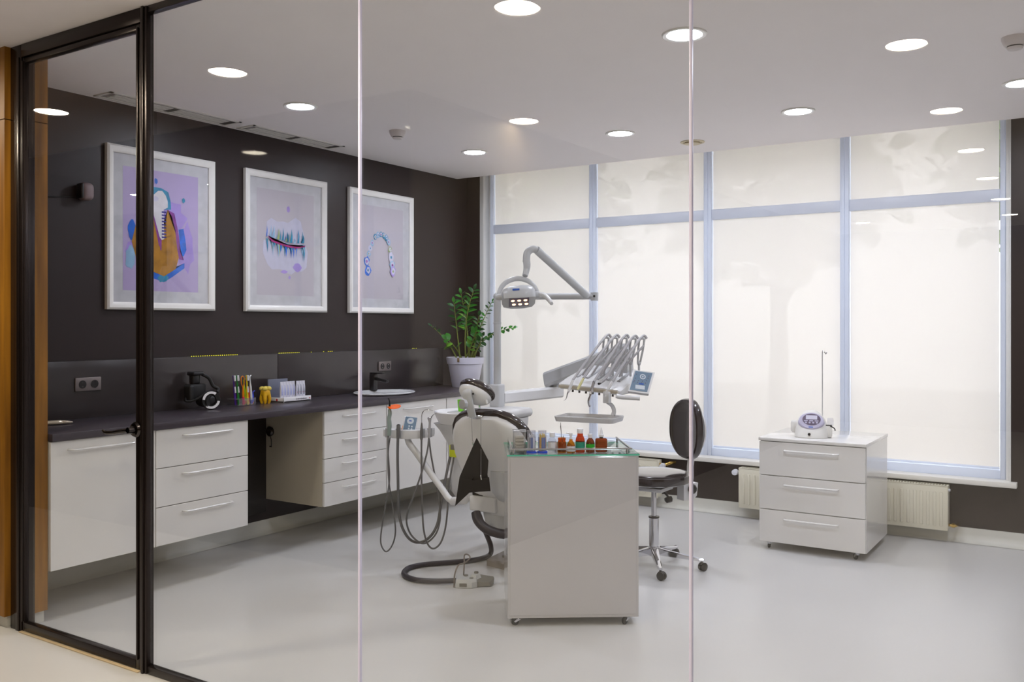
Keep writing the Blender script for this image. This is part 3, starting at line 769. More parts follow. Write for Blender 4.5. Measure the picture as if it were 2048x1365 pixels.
# sachet display
p = on(-4.87, 4.552)
t = thing('display_tray', 'low white display tray with small print, on the worktop beside the yellow molar', 'display tray', p)
m = M(); m.mat('white_card'); y0, y1 = -0.115, 0.145
m.box(p + Vector((-0.07, y0, 0)), p + Vector((0.085, y1, 0.014)), 0.003); m.box(p + Vector((0.075, y0, 0)), p + Vector((0.085, y1, 0.04)), 0.003); m.box(p + Vector((-0.07, y0, 0)), p + Vector((0.085, y0 + 0.006, 0.036)), 0.003); m.box(p + Vector((-0.07, y1 - 0.006, 0)), p + Vector((0.085, y1, 0.036)), 0.003)
TRAYM = m; m = M(); m.box(p + Vector((-0.078, y0 - 0.002, 0)), p + Vector((-0.07, y1 - 0.08, 0.16)), 0.001); m.build('back_card', 'card_grey', t)
m = TRAYM; m.mat('print_ink')
for k in range(13): m.cbox(p + Vector((0.0855, 0.0 + k * 0.008, 0.022)), (0.0006, 0.005, 0.006 if k % 3 else 0.009))
m.mat('card_red'); m.cyl(p + Vector((0.015, y0 - 0.0006, 0.02)), p + Vector((0.015, y0 + 0.0004, 0.02)), 0.009)
m.cbox(p + Vector((0.0855, 0.13, 0.022)), (0.0006, 0.012, 0.006)); m.build('tray', None, t)
def sachet(k, red):
    y = -0.085 + k * 0.0275
    b = p + Vector((0.03 if not red else 0.045, y, 0.0145))
    names = ['first', 'second', 'third', 'fourth', 'fifth', 'first', 'second', 'third']
    lab = ('red banded clear sachet, %s of three at the tray\'s right end' if red else 'bluish clear sachet, %s from the left in the display tray') % names[k]
    t = thing('sachet', lab, 'sachet', b, group='clear sachets standing in the white display tray')
    m = M(); m.loft([[b + Vector((dx, dy, z)) for dx, dy in ((-w, -0.0125), (0, -0.013), (w, -0.0125), (w, 0.0125), (0, 0.013), (-w, 0.0125))] for w, z in ((0.0012, 0), (0.006, 0.03), (0.006, 0.09), (0.0012, 0.118), (0.0012, 0.132))])
    m.build('pouch', 'sachet_white', t)
    m = M(); m.tube([b + Vector((0.0065, 0, 0.035)), b + Vector((0.0075, 0, 0.06)), b + Vector((0.006, 0, 0.085)), b + Vector((0.003, 0, 0.108))], [0.006, 0.008, 0.005, 0.0022], 8, flat=0.5); m.build('ampoule', 'sachet_blue' if not red else 'stripe_grey', t)
    if red:
        m = M(); m.cbox(b + Vector((0.0066, 0, 0.052)), (0.0022, 0.020, 0.005)); m.build('band', 'crimson', t)
for k in range(8): sachet(k, k > 4)

# potted plant
p = Vector((-4.70, 6.47, ZT))
t = thing('potted_plant', 'green plant with glossy leaflets in a white pot on the worktop corner', 'plant', p)
m = M(); m.lathe([(0.0005, 0), (0.112, 0), (0.115, 0.004), (0.150, 0.20), (0.160, 0.205), (0.168, 0.26), (0.160, 0.262), (0.152, 0.235), (0.0005, 0.235)], p, 40); m.build('pot', 'pot_white', t)
m = M(); m.lathe([(0.0005, 0.238), (0.152, 0.236), (0.152, 0.243), (0.08, 0.247), (0.0005, 0.248)], p, 32); m.build('soil', 'soil', t)
m = M(); a = math.radians(-75); c = p + Vector((0.168 * math.cos(a), 0.168 * math.sin(a), 0.242)); m.cbox(c, (0.02, 0.003, 0.036), 0.001, rot=rotm(0, 0, 15)); m.build('sticker', 'paper_tag', t)
def leaflet(m, base, d, n, L, W):
    d = d.normalized(); s = d.cross(n).normalized(); up = s.cross(d)
    pts = []
    for f, w, h in ((0, 0.05, 0), (0.25, 0.75, 0.06), (0.5, 1.0, 0.08), (0.78, 0.7, 0.04), (1.0, 0.04, -0.04)):
        c = base + d * L * f + up * h * L
        pts.append((c - s * W * w + up * 0.12 * W * w, c, c + s * W * w + up * 0.12 * W * w))
    V = [[m._v(q) for q in row] for row in pts]
    for r0, r1 in zip(V, V[1:]):
        m._f([r0[0], r0[1], r1[1], r1[0]]); m._f([r0[1], r0[2], r1[2], r1[1]])
def frond(base, ctrl, tip, start, nl, L, W, mat, seed, taper=0.5):
    rg = random.Random(seed)
    m = M(); m.mat('stem_green')
    P = [Vector(base), Vector(ctrl), Vector(tip)]
    bez = lambda f: P[0] * (1 - f) ** 2 + P[1] * 2 * f * (1 - f) + P[2] * f * f
    m.tube([bez(k / 8) for k in range(9)], [0.0075 - 0.00068 * k for k in range(9)], 8, 2)
    for k in range(nl):
        m.mat(rg.choice([mat, mat, 'leaf_dark', 'leaf_young' if mat == 'leaf_green' else 'leaf_green']))
        f = start + (1 - start) * (k + 0.5) / nl
        b = bez(min(f, 0.995)); d = (bez(min(1, f + 0.02)) - bez(f - 0.02)).normalized()
        side = d.cross(Vector((rg.uniform(-0.5, 0.5), -0.6, 0.8)) if abs(d.z) < 0.7 else Vector((rg.uniform(0.0, 0.9), -0.8, 0.2))).normalized()
        if k % 2: side = -side
        ld = (d * rg.uniform(0.35, 0.6) + side + Vector((0, 0, rg.uniform(-0.15, 0.25)))).normalized()
        n = Vector((rg.uniform(-0.5, 0.5), -0.5 + rg.uniform(-0.4, 0.4), 0.8))
        s = (1 - taper * abs(f - 0.72)) * rg.uniform(0.8, 1.1)
        leaflet(m, b, ld, n, L * s, W * s)
    leaflet(m, bez(1.0), (P[2] - P[1]), Vector((0.4, -0.8, 0.5)), L * 0.7, W * 0.8)
    m.build('frond', None, t, sharp=80)
so = p + Vector((0, 0, 0.243))
frond(so + Vector((0.02, -0.02, 0)), Vector((-4.699, 6.427, 1.535)), Vector((-4.586, 6.441, 1.796)), 0.36, 19, 0.085, 0.019, 'leaf_green', 1)
frond(so + Vector((0.05, 0.0, 0)), Vector((-4.662, 6.451, 1.491)), Vector((-4.71, 6.42, 1.763)), 0.42, 15, 0.08, 0.018, 'leaf_green', 2)
frond(so + Vector((-0.02, -0.05, 0)), Vector((-4.74, 6.401, 1.447)), Vector((-4.732, 6.346, 1.683)), 0.45, 11, 0.08, 0.019, 'leaf_dark', 3)
frond(so + Vector((0.06, 0.03, 0)), Vector((-4.578, 6.446, 1.404)), Vector((-4.52, 6.424, 1.569)), 0.4, 12, 0.075, 0.02, 'leaf_green', 4)
frond(so + Vector((0.07, -0.02, 0)), Vector((-4.596, 6.494, 1.43)), Vector((-4.454, 6.527, 1.692)), 0.45, 17, 0.05, 0.010, 'leaf_dark', 5)
frond(so + Vector((0.08, 0.02, 0)), Vector((-4.553, 6.463, 1.413)), Vector((-4.247, 6.543, 1.466)), 0.35, 17, 0.058, 0.019, 'leaf_dark', 6)
frond(so + Vector((-0.06, -0.04, 0)), Vector((-4.806, 6.358, 1.369)), Vector((-4.899, 6.237, 1.483)), 0.72, 5, 0.05, 0.011, 'leaf_dark', 7)
frond(so + Vector((-0.05, 0.02, 0)), Vector((-4.754, 6.391, 1.316)), Vector((-4.786, 6.311, 1.369)), 0.35, 6, 0.09, 0.028, 'leaf_green', 8)
frond(so + Vector((0.04, -0.06, 0)), Vector((-4.597, 6.434, 1.317)), Vector((-4.513, 6.369, 1.44)), 0.3, 11, 0.075, 0.022, 'leaf_green', 9)
frond(so + Vector((0.08, -0.03, 0)), Vector((-4.531, 6.417, 1.275)), Vector((-4.434, 6.361, 1.398)), 0.4, 8, 0.06, 0.02, 'leaf_dark', 10)
frond(so + Vector((0.0, 0.06, 0)), Vector((-4.769, 6.561, 1.491)), Vector((-4.75, 6.573, 1.67)), 0.4, 14, 0.08, 0.022, 'leaf_dark', 12)

# ------------------------------------------------------------------ radiators under the window
def radiator(x0, x1, label, left_valve, right_valve):
    z0, z1, yf, yb = 0.085, 0.392, 6.80, 6.885
    t = thing('radiator', label, 'radiator', ((x0 + x1) / 2, 6.85, z0), group='cream panel radiators under the window')
    m = M(); n = max(6, int((x1 - x0) / 0.045))
    m.box((x0, yf + 0.004, z0), (x1, yf + 0.02, z1 - 0.005), 0.004); m.box((x0, yb - 0.015, z0), (x1, yb, z1 - 0.005), 0.004)
    k = 0; x = x0 + 0.035
    while x < x1 - 0.035:
        m.box((x - 0.010, yf - 0.002, z0 + 0.03), (x + 0.010, yf + 0.006, z1 - 0.045), 0.0045, 2); x += 0.042
    m.build('panel', 'radiator_enamel', t)
    m = M(); m.box((x0 - 0.002, yf + 0.002, z0 + 0.01), (x0 + 0.004, yb, z1), 0.002); m.box((x1 - 0.004, yf + 0.002, z0 + 0.01), (x1 + 0.002, yb, z1), 0.002); m.build('end_cover', 'radiator_enamel', t)
    m = M(); m.box((x0, yf + 0.002, z1 - 0.004), (x1, yf + 0.012, z1)); m.box((x0, yb - 0.010, z1 - 0.004), (x1, yb, z1))
    x = x0 + 0.006
    while x < x1 - 0.006:
        m.box((x, yf + 0.01, z1 - 0.004), (x + 0.008, yb - 0.008, z1)); x += 0.0185
    m.build('top_grille', 'radiator_enamel', t)
    m = M(); m.box((x0 + 0.01, yf + 0.022, z0 + 0.01), (x1 - 0.01, yb - 0.016, z1 - 0.02)); m.build('convector', 'slot_dark', t)
    if left_valve:
        m = M(); m.tube([(x0 - 0.02, 6.845, z1 - 0.04), (x0 - 0.06, 6.845, z1 - 0.04)], 0.014, 12, smooth=False); m.build('valve_body', 'brass', t)
        m = M(); m.lathe([(0.0005, 0), (0.018, 0), (0.024, 0.02), (0.022, 0.055), (0.0005, 0.062)], (x0 - 0.03, 6.842, z1 - 0.04), 18, (0.0, -1, 0.05)); m.build('thermostat_knob', 'cap_white', t)
    if right_valve == 'low':
        m = M(); m.tube([(x1, 6.845, z0 + 0.035), (x1 + 0.045, 6.845, z0 + 0.035), (x1 + 0.05, 6.90, z0 + 0.035), (x1 + 0.05, 6.925, z0 + 0.035)], 0.010, 10, 3); m.cyl((x1 + 0.02, 6.845, z0 + 0.035), (x1 + 0.04, 6.845, z0 + 0.035), 0.016, seg=6); m.build('valve_body', 'brass', t)
        m = M(); m.cyl((x1, 6.83, z1 - 0.03), (x1 + 0.014, 6.83, z1 - 0.03), 0.009); m.build('air_vent_plug', 'cap_white', t)
    else:
        m = M(); m.tube([(x1, 6.845, z1 - 0.035), (x1 + 0.05, 6.845, z1 - 0.035), (x1 + 0.09, 6.86, z1 - 0.02), (x1 + 0.11, 6.90, z1 - 0.02)], 0.012, 10, 3); m.build('valve_body', 'brass', t)
        m = M(); m.lathe([(0.0005, 0), (0.018, 0), (0.024, 0.02), (0.022, 0.055), (0.0005, 0.062)], (x1 + 0.035, 6.842, z1 - 0.04), 18, (0.15, -1, -0.1)); m.build('thermostat_knob', 'cap_white', t)
radiator(-2.345, -0.885, 'cream panel radiator under the window, partly behind the drawer unit on casters', True, 'low')
radiator(-4.30, -3.02, 'cream panel radiator under the window, behind the stool and trolley', False, 'high')

# ------------------------------------------------------------------ casters
def caster(root, x, y, yaw, z_top=0.05, world=False):
    """furniture caster in the root's own coordinates"""
    R = Matrix.Translation((x, y, 0)) @ Matrix.Rotation(yaw, 4, 'Z')
    m = M(R); m.cbox((0, 0, z_top - 0.003), (0.034, 0.034, 0.005), 0.001); m.cyl((0, 0, z_top - 0.012), (0, 0, z_top - 0.003), 0.008)
    for s in (-1, 1): m.prism([(-0.012, z_top - 0.014), (0.012, z_top - 0.014), (0.024, 0.02), (0.016, 0.016)], s * 0.010 - 0.001, s * 0.010 + 0.001, lambda u, v, w: (u, w, v))
    m.box((-0.012, -0.011, z_top - 0.015), (0.012, 0.011, z_top - 0.012))
    c = m.build('caster', 'chrome', root, world=False)
    m = M(R); m.lathe([(0.0005, -0.008), (0.016, -0.008), (0.0195, -0.004), (0.0195, 0.004), (0.016, 0.008), (0.0005, 0.008)], (0.018, 0, 0.0195), 20, (0, 1, 0))
    m.build('wheel', 'black_plastic', c, world=False)
    return c

# ------------------------------------------------------------------ drawer unit on casters and the motor on it
cx0, cx1, cy0, cy1 = -1.922, -1.244, 5.985, 6.655
t = thing('rolling_drawer_unit', 'white glossy three drawer unit on casters in front of the window radiator', 'drawer unit', ((cx0 + cx1) / 2, (cy0 + cy1) / 2, 0))
m = M(); m.box((cx0 + 0.004, cy0 + 0.02, 0.05), (cx1, cy1, 0.722), 0.001, 1); m.build('body', 'white_gloss', t)
m = M(); m.box((cx0 - 0.006, cy0 - 0.004, 0.722), (cx1 + 0.004, cy1 + 0.004, 0.742), 0.002); m.build('top', 'white_gloss', t)
zz = [0.05, 0.268, 0.494, 0.720]
for k in range(3):
    m = M(); m.box((cx0, cy0, zz[k] + 0.002), (cx1 - 0.004, cy0 + 0.018, zz[k + 1] - 0.003), 0.0015, 1); dr = m.build('drawer', 'white_gloss', t)
    m = M(); z = zz[k + 1] - 0.055; a, b = cx0 + 0.17, cx1 - 0.17
    m.tube([(a, cy0, z), (a + 0.004, cy0 - 0.02, z), (a + 0.03, cy0 - 0.028, z), ((a + b) / 2, cy0 - 0.028, z), (b - 0.03, cy0 - 0.028, z), (b - 0.004, cy0 - 0.02, z), (b, cy0, z)], 0.0075, 8, 4, flat=0.8); m.build('handle', 'white_gloss', dr)
for sx in (-0.28, 0.28):
    for sy in (-0.305, 0.28): caster(t, sx, sy, 0.6 * sx + 2.2)

p = Vector((-1.635, 6.19, 0.742))
t = thing('surgical_motor', 'white domed motor unit with a display, on the rolling drawer unit', 'medical device', p, math.radians(14))
m = M(); R = []
def seo(rx, ry, n=40, e=2.6):
    return [(math.copysign(abs(math.cos(2 * PI * i / n)) ** (2 / e), math.cos(2 * PI * i / n)) * rx, math.copysign(abs(math.sin(2 * PI * i / n)) ** (2 / e), math.sin(2 * PI * i / n)) * ry) for i in range(n)]
for z, rx, ry, oy in [(0.0, 0.104, 0.098, 0.0), (0.004, 0.108, 0.102, 0.0), (0.05, 0.106, 0.094, 0.006), (0.09, 0.098, 0.080, 0.016), (0.125, 0.082, 0.062, 0.026), (0.155, 0.058, 0.042, 0.036), (0.172, 0.034, 0.024, 0.042), (0.177, 0.006, 0.005, 0.044)]:
    R.append([(x, y + oy, z) for x, y in seo(rx, ry)])
m.loft(R); m.build('housing', 'white_satin', t, world=False)
m = M(); m.loft([[(x, y, z) for x, y in seo(0.09, 0.084)] for z in (-0.0001, 0.003)]); m.build('foot', 'black_plastic', t, world=False)
# tilted face
tilt = math.radians(56)
FQ = Matrix.Translation((0, -0.050, 0.112)) @ Matrix.Rotation(tilt, 4, 'X')
m = M(FQ); m.loft([[(x, y, z) for x, y in seo(rx, ry, 40, 2)] for z, rx, ry in ((-0.03, 0.086, 0.068), (0.0, 0.079, 0.062), (0.004, 0.073, 0.057))]); f = m.build('face_ring', 'ring_lilac', t, world=False)
m = M(FQ); m.loft([[(x + 0.002, y + 0.008, z) for x, y in seo(0.058, 0.044, 40, 2)] for z in (0.003, 0.0055)]); m.build('bezel', 'bezel_purple', f, world=False)
m = M(FQ); m.box((-0.034, 0.008, 0.005), (0.038, 0.038, 0.0068)); m.build('screen', 'screen_pale', f, world=False)
m = M(FQ)
for k in range(3): m.box((-0.046 + k * 0.034, -0.006, 0.005), (-0.022 + k * 0.034, 0.001, 0.0068))
for k in range(4): m.lathe([(0.0005, 0.005), (0.007, 0.005), (0.006, 0.0075), (0.0005, 0.0075)], (-0.033 + k * 0.023, -0.016, 0), 14)
m.build('button', 'ring_lilac', f, world=False)
m = M(FQ); m.box((-0.016, -0.052, 0.0035), (0.012, -0.045, 0.005)); m.build('badge', 'logo_blue', f, world=False)
m = M(); m.cyl((-0.012, -0.090, 0.028), (-0.012, -0.106, 0.028), 0.009); m.build('socket', 'black_plastic', t, world=False)
m = M(); m.box((-0.132, -0.03, 0.025), (-0.09, 0.04, 0.11), 0.02, 3); m.build('side_grip', 'white_satin', t, world=False)
m = M(); m.box((0.09, -0.035, 0.004), (0.132, 0.03, 0.075), 0.008); m.box((0.085, -0.03, 0.068), (0.135, 0.02, 0.084), 0.004); m.build('pump_block', 'white_satin', t, world=False)
m = M(); m.lathe([(0.0005, 0), (0.026, 0), (0.026, 0.03), (0.0005, 0.034)], (0.106, -0.01, 0.105), 20, (1, -0.3, 0.1)); m.build('pump_head', 'clear_plastic', t, world=False)
m = M(); m.cbox((0.11, -0.02, 0.083), (0.04, 0.02, 0.008), 0.002); m.tube([(0.12, -0.03, 0.08), (0.145, -0.03, 0.065), (0.15, -0.03, 0.05)], 0.004, 8); m.build('clip', 'black_plastic', t, world=False)
m = M(); m.tube([(0.07, 0.06, 0.10), (0.07, 0.06, 0.40), (0.07, 0.06, 0.56), (0.078, 0.05, 0.572), (0.092, 0.035, 0.556), (0.098, 0.03, 0.568)], 0.0032, 8, 6); m.build('drip_pole', 'chrome', t, world=False)

# ------------------------------------------------------------------ saddle height stool
p = Vector((-2.32, 5.172, 0))
t = thing('dental_stool', 'dark leather swivel stool with backrest and chrome star base, right of the trolley', 'stool', p)
m = M(); m.lathe([(0.0005, 0.522), (0.20, 0.522), (0.214, 0.530), (0.222, 0.552), (0.218, 0.575), (0.208, 0.582), (0.19, 0.588), (0.12, 0.592), (0.0005, 0.594)], p, 48); st = m.build('seat', 'dark_leather', t)
m = M(); m.tube([p + Vector((0.209 * math.cos(2 * PI * k / 48), 0.209 * math.sin(2 * PI * k / 48), 0.5825)) for k in range(49)], 0.003, 6, 1, cap=False); m.build('seam', 'dark_leather', st)
bd = Vector((0.515, 0.857, 0)); sd = Vector((-0.857, 0.515, 0))
bcen = p + bd * 0.245 + Vector((0, 0, 0.838))
def backpt(a, b, dz): return bcen + sd * a + Vector((0, 0, b)) + bd * dz
m = M(); R = []
for w, sc in ((-0.028, 0.80), (-0.032, 0.90), (-0.026, 0.965), (-0.008, 1.0), (0.012, 0.99), (0.022, 0.94)):
    ring = []
    for i in range(40):
        a = 2 * PI * i / 40
        x = math.copysign(abs(math.cos(a)) ** 0.85, math.cos(a)) * 0.152 * sc; z = math.copysign(abs(math.sin(a)) ** 0.9, math.sin(a)) * 0.192 * sc
        ring.append(backpt(x, z, w - 0.45 * x * x * 2 + 0.02))
    R.append(ring)
m.loft(R); m.build('backrest', 'dark_leather', t)
m = M(); R = []
for w, sc in ((0.018, 0.90), (0.03, 0.88), (0.04, 0.7)):
    R.append([backpt(math.cos(2 * PI * i / 32) * 0.155 * sc, math.sin(2 * PI * i / 32) * 0.18 * sc, w + 0.02) for i in range(32)])
m.loft(R); m.build('back_shell', 'unit_white', t)
m = M(); m.loft([[p + bd * d + sd * s * 0.024 + Vector((0, 0, z)) for d, s in ((o - 0.008, -1), (o - 0.008, 1), (o + 0.008, 1), (o + 0.008, -1))] for z, o in ((0.86, 0.30), (0.70, 0.29), (0.60, 0.275), (0.53, 0.275), (0.47, 0.265))]); m.build('back_post', 'unit_white', t)
m = M(); m.loft([[p + bd * d + sd * s + Vector((0, 0, z)) for d, s in ((0.20, -0.035), (0.20, 0.035), (o, 0.035), (o, -0.035))] for z, o in ((0.50, 0.31), (0.42, 0.30), (0.395, 0.27))]); m.box(p + Vector((-0.09, -0.09, 0.475)), p + Vector((0.09, 0.09, 0.5)), 0.006); m.build('bracket', 'unit_white', t)
m = M(); m.lathe([(0.0005, 0), (0.03, 0), (0.032, 0.012), (0.022, 0.024), (0.0005, 0.026)], p + bd * 0.26 - sd * 0.036 + Vector((0, 0, 0.465)), 10, -sd); m.build('back_knob', 'black_plastic', t)
m = M(); m.tube([p + Vector((0.05, -0.02, 0.485)), p + Vector((0.09, -0.03, 0.465)), p + Vector((0.115, -0.035, 0.44))], 0.007, 8); m.lathe([(0.0005, 0), (0.024, 0.004), (0.026, 0.02), (0.018, 0.036), (0.0005, 0.038)], p + Vector((0.105, -0.033, 0.448)), 14, (0.5, -0.2, -1)); m.build('lever', 'black_plastic', t)
m = M(); m.lathe([(0.0005, 0.485), (0.05, 0.485), (0.05, 0.52), (0.0005, 0.522)], p, 24); m.build('seat_mount', 'black_plastic', t)
m = M(); m.lathe([(0.0005, 0.09), (0.030, 0.09), (0.030, 0.305), (0.0005, 0.305)], p, 28); m.lathe([(0.0005, 0.30), (0.0165, 0.30), (0.0165, 0.49), (0.0005, 0.49)], p, 24); m.build('gas_column', 'chrome', t)
m = M(); m.lathe([(0.028, 0.303), (0.033, 0.303), (0.033, 0.313), (0.018, 0.315), (0.018, 0.303)], p, 28, cap=False); m.build('collar', 'black_plastic', t)
m = M(); m.lathe([(0.0005, 0.07), (0.034, 0.07), (0.04, 0.09), (0.036, 0.128), (0.0005, 0.13)], p, 28)
m.build('hub', 'chrome', t)
for k in range(5):
    a = math.radians(-58.5 + 72 * k); dr = Vector((math.cos(a), math.sin(a), 0)); sv = Vector((-dr.y, dr.x, 0))
    m = M(); R = []
    for d, w, z0, z1 in ((0.02, 0.024, 0.080, 0.126), (0.10, 0.020, 0.074, 0.108), (0.20, 0.016, 0.066, 0.088), (0.275, 0.013, 0.060, 0.076), (0.302, 0.011, 0.060, 0.074)):
        R.append([p + dr * d + sv * w * c + Vector((0, 0, z)) for c, z in ((-1, z0), (-1, z1 - 0.006), (-0.6, z1), (0.6, z1), (1, z1 - 0.006), (1, z0))])
    m.loft(R); leg = m.build('leg', 'chrome', t)
    c = p + dr * 0.292
    m = M(Matrix.Translation(c) @ Matrix.Rotation(a + 0.9, 4, 'Z'))
    m.cyl((0, 0, 0.046), (0, 0, 0.062), 0.007)
    for s in (-1, 1): m.lathe([(0.0005, -0.007), (0.022, -0.007), (0.0255, -0.002), (0.0255, 0.003), (0.018, 0.008), (0.0005, 0.009)], (0.008, s * 0.013, 0.0255), 22, (0, s, 0))
    m.ell((0.004, 0, 0.038), (0.022, 0.014, 0.014)); m.build('caster', 'black_plastic', leg)

# ------------------------------------------------------------------ trolley with a glass top
TY = math.radians(35.6)
tc_ = Vector((-2.199, 3.938, 0))
t = thing('instrument_trolley', 'white boxy trolley with a green edged glass top, in the middle of the floor', 'trolley', tc_, TY)
W = 0.326; DP = 0.47
m = M(); m.box((-W, 0.0, 0.042), (W, DP, 0.844), 0.001, 1); m.build('body', 'trolley_lacquer', t, world=False)
m = M(); m.box((-W + 0.012, -0.0022, 0.056), (W - 0.012, 0.0, 0.838), 0.0008, 1); m.build('back_panel', 'trolley_lacquer', t, world=False)
m = M(); m.box((-W - 0.004, -0.006, 0.8445), (W + 0.004, DP + 0.006, 0.852)); m.mat('green_edge_glass'); gp = m.build('glass_top', None, t, world=False)
gp.data.materials.append(MATS['glass_edge_green'])
for f in gp.data.polygons: f.material_index = 0 if abs(f.normal.z) > 0.5 else 1
rail = M(); z = 0.876
rail.tube([(-W + 0.012, 0.018, z), (W - 0.03, 0.018, z)], 0.0052, 10, smooth=False)
for x in (-W + 0.03, W - 0.055, ): rail.cyl((x, 0.018, 0.852), (x, 0.018, z), 0.006)
rail.build('front_rail', 'chrome', t, world=False)
for x in (-W + 0.022, W - 0.04):
    m = M(); m.tube([(x, 0.02, z), (x, DP - 0.02, z + 0.002)], 0.0052, 10, smooth=False)
    for y in (0.05, DP - 0.05): m.cyl((x, y, 0.852), (x, y, z), 0.006)
    m.build('side_rail', 'chrome', t, world=False)
for sx in (-1, 1):
    for y in (0.03, DP - 0.05): caster(t, sx * (W - 0.055), y, 3.6 + sx * 0.4, 0.044)

RT = Matrix.Rotation(TY, 4, 'Z')
def tl(x, y, z=0.8528): return tc_ + (RT @ Vector((x, y, z)))
def px2(x): return (x - 1148) / 1815 * 4.57
GB = 'bottles and jars on the trolley top'
def bottle(px, y, name, label, cat, parts, yaw=TY):
    loc = tl(px2(px), y)
    t = thing(name, label, cat, loc, yaw, group=GB)
    for pn, mat, fn in parts:
        m = M(); fn(m); m.build(pn, mat, t, world=False)
    return t
def lat(prof, seg=28): return lambda m: m.lathe(prof, (0, 0, 0), seg)
def cotton_stack(m):
    for k in range(5): m.cbox((0.001 * (k % 2), 0, 0.012 + k * 0.016), (0.046, 0.04, 0.015), 0.006, 2, rot=rotm(0, 0, 4 * (k % 3)))
def acrylic_box(m):
    for a, b in (((-0.031, -0.028, 0), (0.031, 0.028, 0.003)), ((-0.031, -0.028, 0), (-0.029, 0.028, 0.105)), ((0.029, -0.028, 0), (0.031, 0.028, 0.105)), ((-0.031, -0.028, 0), (0.031, -0.026, 0.105)), ((-0.031, 0.026, 0), (0.031, 0.028, 0.105))): m.box(a, b)
def lid_flap(m): m.box((-0.034, -0.031, 0.105), (0.034, 0.031, 0.112), 0.002)
bottle(1043, 0.085, 'cotton_dispenser', 'clear square box of cotton pads, leftmost on the trolley top', 'dispenser', [('box', 'clear_acrylic', acrylic_box), ('cotton', 'cotton', cotton_stack), ('lid', 'clear_plastic', lid_flap)])
def stripes(cols):
    def f(m):
        n = 10
        for i in range(n):
            m.mat(cols[i % len(cols)])
            a0 = 2 * PI * i / n; a1 = 2 * PI * (i + 0.95) / n; r = 0.0195
            m.loft([[(r * math.cos(a), r * math.sin(a), z) for z in (0.012, 0.078)] for a in [a0 + (a1 - a0) * k / 4 for k in range(5)]], cap=False, closed=False)
    return f
def brush_sticks(mat):
    def f(m):
        for k in range(9):
            a = 2 * PI * k / 9; r = 0.011
            m.tube([(r * math.cos(a), r * math.sin(a), 0.01), (r * 1.1 * math.cos(a), r * 1.1 * math.sin(a), 0.088 + 0.004 * (k % 3))], 0.0028, 6, smooth=False)
    return f
for px, c, lab, st_, sm in ((1067, ['stripe_grey', 'stripe_blue', 'label_white'], 'clear tube of white micro brushes with a blue base, beside the cotton box', 'bristle', 0), (1088.5, ['stripe_amber', 'stripe_blue', 'stripe_blue'], 'clear tube of yellow micro brushes with a blue base', 'yellow_brush', 1)):
    bottle(px, 0.06, 'brush_tube', lab, 'tube', [('tube', 'clear_plastic', lat([(0.021, 0.008), (0.021, 0.112), (0.019, 0.112), (0.019, 0.01)])), ('wrap', None, stripes(c)), ('base', 'cap_blue', lat([(0.0005, 0), (0.027, 0), (0.026, 0.006), (0.022, 0.009), (0.0005, 0.009)])), ('micro_brushes', st_, brush_sticks(st_))])
bottle(1109, 0.075, 'plastic_bottle', 'small white plastic bottle with a ribbed white cap, fourth on the trolley', 'bottle', [('body', 'clear_plastic', lat([(0.0005, 0), (0.021, 0), (0.022, 0.004), (0.022, 0.056), (0.018, 0.066), (0.011, 0.074), (0.011, 0.08), (0.0005, 0.08)])), ('label', 'label_white', lat([(0.0223, 0.012), (0.0223, 0.052), (0.0221, 0.052), (0.0221, 0.012)])), ('cap', 'cap_white', lat([(0.0005, 0.078), (0.0145, 0.078), (0.0145, 0.098), (0.0135, 0.1), (0.0005, 0.1)]))])
def jar_sticks(m):
    m.tube([(0.004, 0.0, 0.01), (-0.006, 0.002, 0.15)], 0.0018, 6, smooth=False); m.tube([(0.006, 0.002, 0.01), (-0.007, 0.002, 0.135)], 0.0016, 6, smooth=False); m.tube([(-0.005, 0, 0.01), (0.009, 0.0, 0.085)], 0.0018, 6, smooth=False)
bottle(1127.5, 0.06, 'glass_jar', 'amber glass jar with metal sticks standing in it', 'jar', [('jar', 'amber_glass', lat([(0.0005, 0), (0.021, 0), (0.0225, 0.004), (0.0225, 0.05), (0.018, 0.062), (0.020, 0.066), (0.020, 0.074), (0.018, 0.074), (0.017, 0.063), (0.0205, 0.05), (0.0205, 0.006), (0.0005, 0.005)])), ('liquid', 'dark_liquid', lat([(0.0005, 0.006), (0.02, 0.006), (0.02, 0.022), (0.0005, 0.023)])), ('sticks', 'chrome', jar_sticks)])
def pump(m):
    m.lathe([(0.0005, 0.066), (0.008, 0.066), (0.008, 0.074), (0.006, 0.078), (0.006, 0.083), (0.0085, 0.084), (0.0085, 0.098), (0.0005, 0.099)], (0, 0, 0), 16); m.tube([(0, 0, 0.09), (-0.012, 0, 0.098), (-0.024, 0, 0.099)], 0.0032, 8)
bottle(1145.5, 0.055, 'spray_bottle', 'amber flask with a white spray nozzle and pale label', 'bottle', [('flask', 'amber_glass', lat([(0.0005, 0), (0.021, 0), (0.0225, 0.004), (0.0215, 0.035), (0.015, 0.052), (0.0085, 0.06), (0.0085, 0.068), (0.0005, 0.068)])), ('label', 'label_white', lat([(0.0228, 0.008), (0.0222, 0.034), (0.022, 0.034), (0.0226, 0.008)])), ('nozzle', 'cap_white', pump)])
bottle(1164.5, 0.065, 'medicine_bottle', 'tall reddish brown bottle with a teal label and white cap', 'bottle', [('bottle', 'red_amber_glass', lat([(0.0005, 0), (0.022, 0), (0.0238, 0.004), (0.0238, 0.06), (0.021, 0.072), (0.0145, 0.086), (0.0145, 0.1), (0.0005, 0.1)])), ('label', 'label_teal', lat([(0.0241, 0.022), (0.0241, 0.054), (0.0239, 0.054), (0.0239, 0.022)])), ('cap', 'cap_white', lat([(0.0005, 0.096), (0.0165, 0.096), (0.0165, 0.117), (0.0155, 0.119), (0.0005, 0.119)]))])
